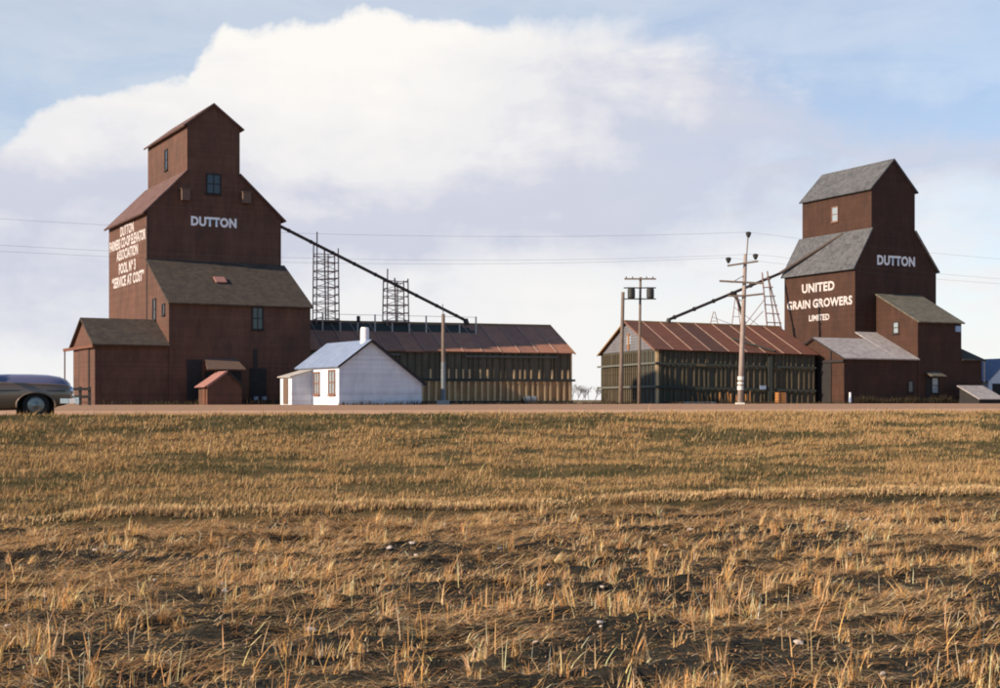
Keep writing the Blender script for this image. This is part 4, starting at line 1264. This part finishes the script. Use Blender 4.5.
# 3. turf on the road bank, with a pale fringe along the sod edge
def bank(n, v0, v1, hmul, name, wmul=1.0, fringe=False, seg=2):
    vv = rng.uniform(v0, v1, n)
    vb = vv + (EDGE_V if fringe else 0)
    ss = rng.uniform(-12 - vb * .12, 9 + vb * .72, n)
    if fringe: vv = vv + EDGE_V + edge_shift(ss)
    x, y = xy_of(ss, vv)
    ok = (np.abs(x) < y * .50) & (vv > EDGE_V + edge_shift(ss) - .02)
    x, y, ss, vv = x[ok], y[ok], ss[ok], vv[ok]
    n = len(x)
    green = fbm(ss * .32, vv * .8, 91, 4)
    tuft = fbm(ss * 1.5, vv * 3.2, 95, 4)
    lowv = np.clip((vv - 20.5) / 3, 0, 1)
    bandd = .10 * np.exp(-((vv - 33.6) / .7) ** 2)
    g = rng.uniform(0, 1, n) < np.clip(((green + bandd - .45) * 7.5 + (.52 - tuft) * 4.0) * (.35 + .65 * lowv) + .05, .05, .92)
    if fringe: g &= rng.uniform(0, 1, n) < .12
    col = palette(n, [(0.447, 0.282, 0.132), (0.383, 0.231, 0.097), (0.494, 0.334, 0.180), (0.303, 0.186, 0.086)], [4, 4, 2, 3], .2)
    if fringe: col = palette(n, [(0.70, 0.49, 0.27), (0.62, 0.42, 0.21)], [1, 1], .15)
    gc = palette(n, [(0.067, 0.069, 0.033), (0.095, 0.089, 0.041), (0.117, 0.097, 0.048)], [3, 3, 2], .2)
    col = np.where(g[:, None], gc, col)
    hh = hmul * rng.uniform(.55, 1.3, n) * (.15 + 1.7 * tuft) * np.where(g, .6, 1.0)
    keep = rng.uniform(0, 1, n) < np.clip(.35 + tuft * 1.1, 0, 1)
    P = np.stack([x, y, ground_z(x, y) - .005], -1)
    ang = np.where(rng.uniform(0, 1, n) < .6, TA + rng.normal(.1, .7, n), rng.uniform(0, 6.28, n))
    if fringe: keep &= rng.uniform(0, 1, n) < np.clip(1.9 * fbm(ss * 1.3, vv * 0, 57, 3) - .35, .12, 1)
    k = keep
    return blades(name, P[k], hh[k], (rng.uniform(.007, .015, n) * wmul)[k], ang[k], rng.uniform(.15, .85, n)[k], col[k], 'turf', segs=seg)
bank(330000, 18.0, 27, .085, 'bank_grass')
bank(230000, 27, 37.2, .10, 'bank_grass', 1.5)
bank(50000, .0, .30, .085, 'sod_fringe', 1.2, True)
bank(2600, 20.5, 36.0, .26, 'tall_grass', 1.4)

# ------------------------------------------------------------------ stones lying in the field
def hit(px, py):
    """point of the ground seen at a photo pixel"""
    lo = None
    for f in np.arange(5, 30, .04):
        z = EZ + (H0 - py) / F * f
        x = (px - 500) / F * f
        if z <= float(ground_z(x, f)): return Vector((x, f, float(ground_z(x, f))))
    return None
stone_bm = []
for k in range(4):
    bm = bmesh.new()
    bmesh.ops.create_icosphere(bm, subdivisions=2, radius=1.0)
    r_ = random.Random(40 + k)
    off = Vector((r_.uniform(0, 9), r_.uniform(0, 9), r_.uniform(0, 9)))
    from mathutils import noise as mnoise
    for v_ in bm.verts:
        v_.co *= 1 + .35 * mnoise.noise(v_.co * 1.3 + off)
        v_.co.z *= .62
        v_.co.x *= 1.25
    me = bpy.data.meshes.new('stone')
    bm.to_mesh(me); bm.free()
    me.materials.append(MATS['stone'])
    stone_bm.append(me)
stones = [(121, 553, 4.5), (95, 552, 3), (229, 550, 3), (390, 550, 3.5), (412, 547, 4), (416, 557, 3.5), (222, 585, 4), (225, 593, 4), (329, 599, 3.5), (311, 632, 6), (339, 552, 3), (389, 551, 3),
          (313, 633, 3.5), (779, 518, 3), (690, 531, 4), (823, 522, 3), (868, 521, 3.5), (600, 627, 4.5), (536, 646, 3.5), (799, 645, 5.5), (716, 677, 4), (883, 676, 4.5), (971, 664, 4.5), (780, 632, 4), (500, 552, 3), (155, 582, 3), (666, 548, 3), (850, 556, 3), (602, 591, 3), (601, 628, 3), (549, 586, 3), (8, 628, 4.5)]
for i, (px, py, sz) in enumerate(stones):
    h_ = hit(px, py)
    if h_ is None: continue
    o = bpy.data.objects.new('field_stone', stone_bm[i % 4])
    C.objects.link(o)
    r0 = sz / F * h_.y * .78
    o.scale = (r0, r0 * random.uniform(.7, 1), r0 * random.uniform(.8, 1.1))
    o.location = h_ + Vector((0, 0, r0 * .45))
    o.rotation_euler = (random.uniform(-.2, .2), random.uniform(-.2, .2), random.uniform(0, 6.28))
    tag(o, 'small pale stone lying on the dark soil among straw stubble', 'stone', 'stones in the stubble field')

# ------------------------------------------------------------------ dead weeds along the foot of the walls
wp_ = []
def ea_(u, v, z): return Vector(EA.location) + UA * u + VA * v
def hs(u, v, z): return Vector(HS.location) + Vector((math.cos(R(31)), math.sin(R(31)), 0)) * u + Vector((-math.sin(R(31)), math.cos(R(31)), 0)) * v
for fn, u0, u1, v0, n_w, hh in ((eb, -5.6, 6.0, LB - .35, 1500, .8), (eb, 6.0, 10.5, LB - .4, 300, .5), (al, 5.0, 21.5, -.6, 900, .35), (ar, .2, 11.0, -.6, 700, .4), (ea_, -4.8, 10.2, L - .5, 900, .4), (hs, -.3, 6.2, -.3, 420, .3), (ar, -1.5, 16, -6.0, 900, .3), (al, -2, 24, -6, 900, .3), (al, 22, 27, -1, 500, .4)):
    for i in range(n_w):
        u = random.uniform(u0, u1)
        p = fn(u, v0 - random.uniform(0, .6), 0)
        wp_.append((p.x, p.y, 0.0, hh * random.uniform(.3, 1) * (.5 + vn(np.array([u * 1.1]), np.array([3.7]), 5)[0])))
wp_ = np.array(wp_)
n = len(wp_)
blades('weeds', wp_[:, :3].copy(), wp_[:, 3], rng.uniform(.02, .05, n), rng.uniform(0, 6.28, n), rng.uniform(.1, .6, n), palette(n, [(0.05, 0.042, 0.03), (0.09, 0.07, 0.045), (0.16, 0.11, 0.06)], [4, 3, 1]), 'turf', segs=2)
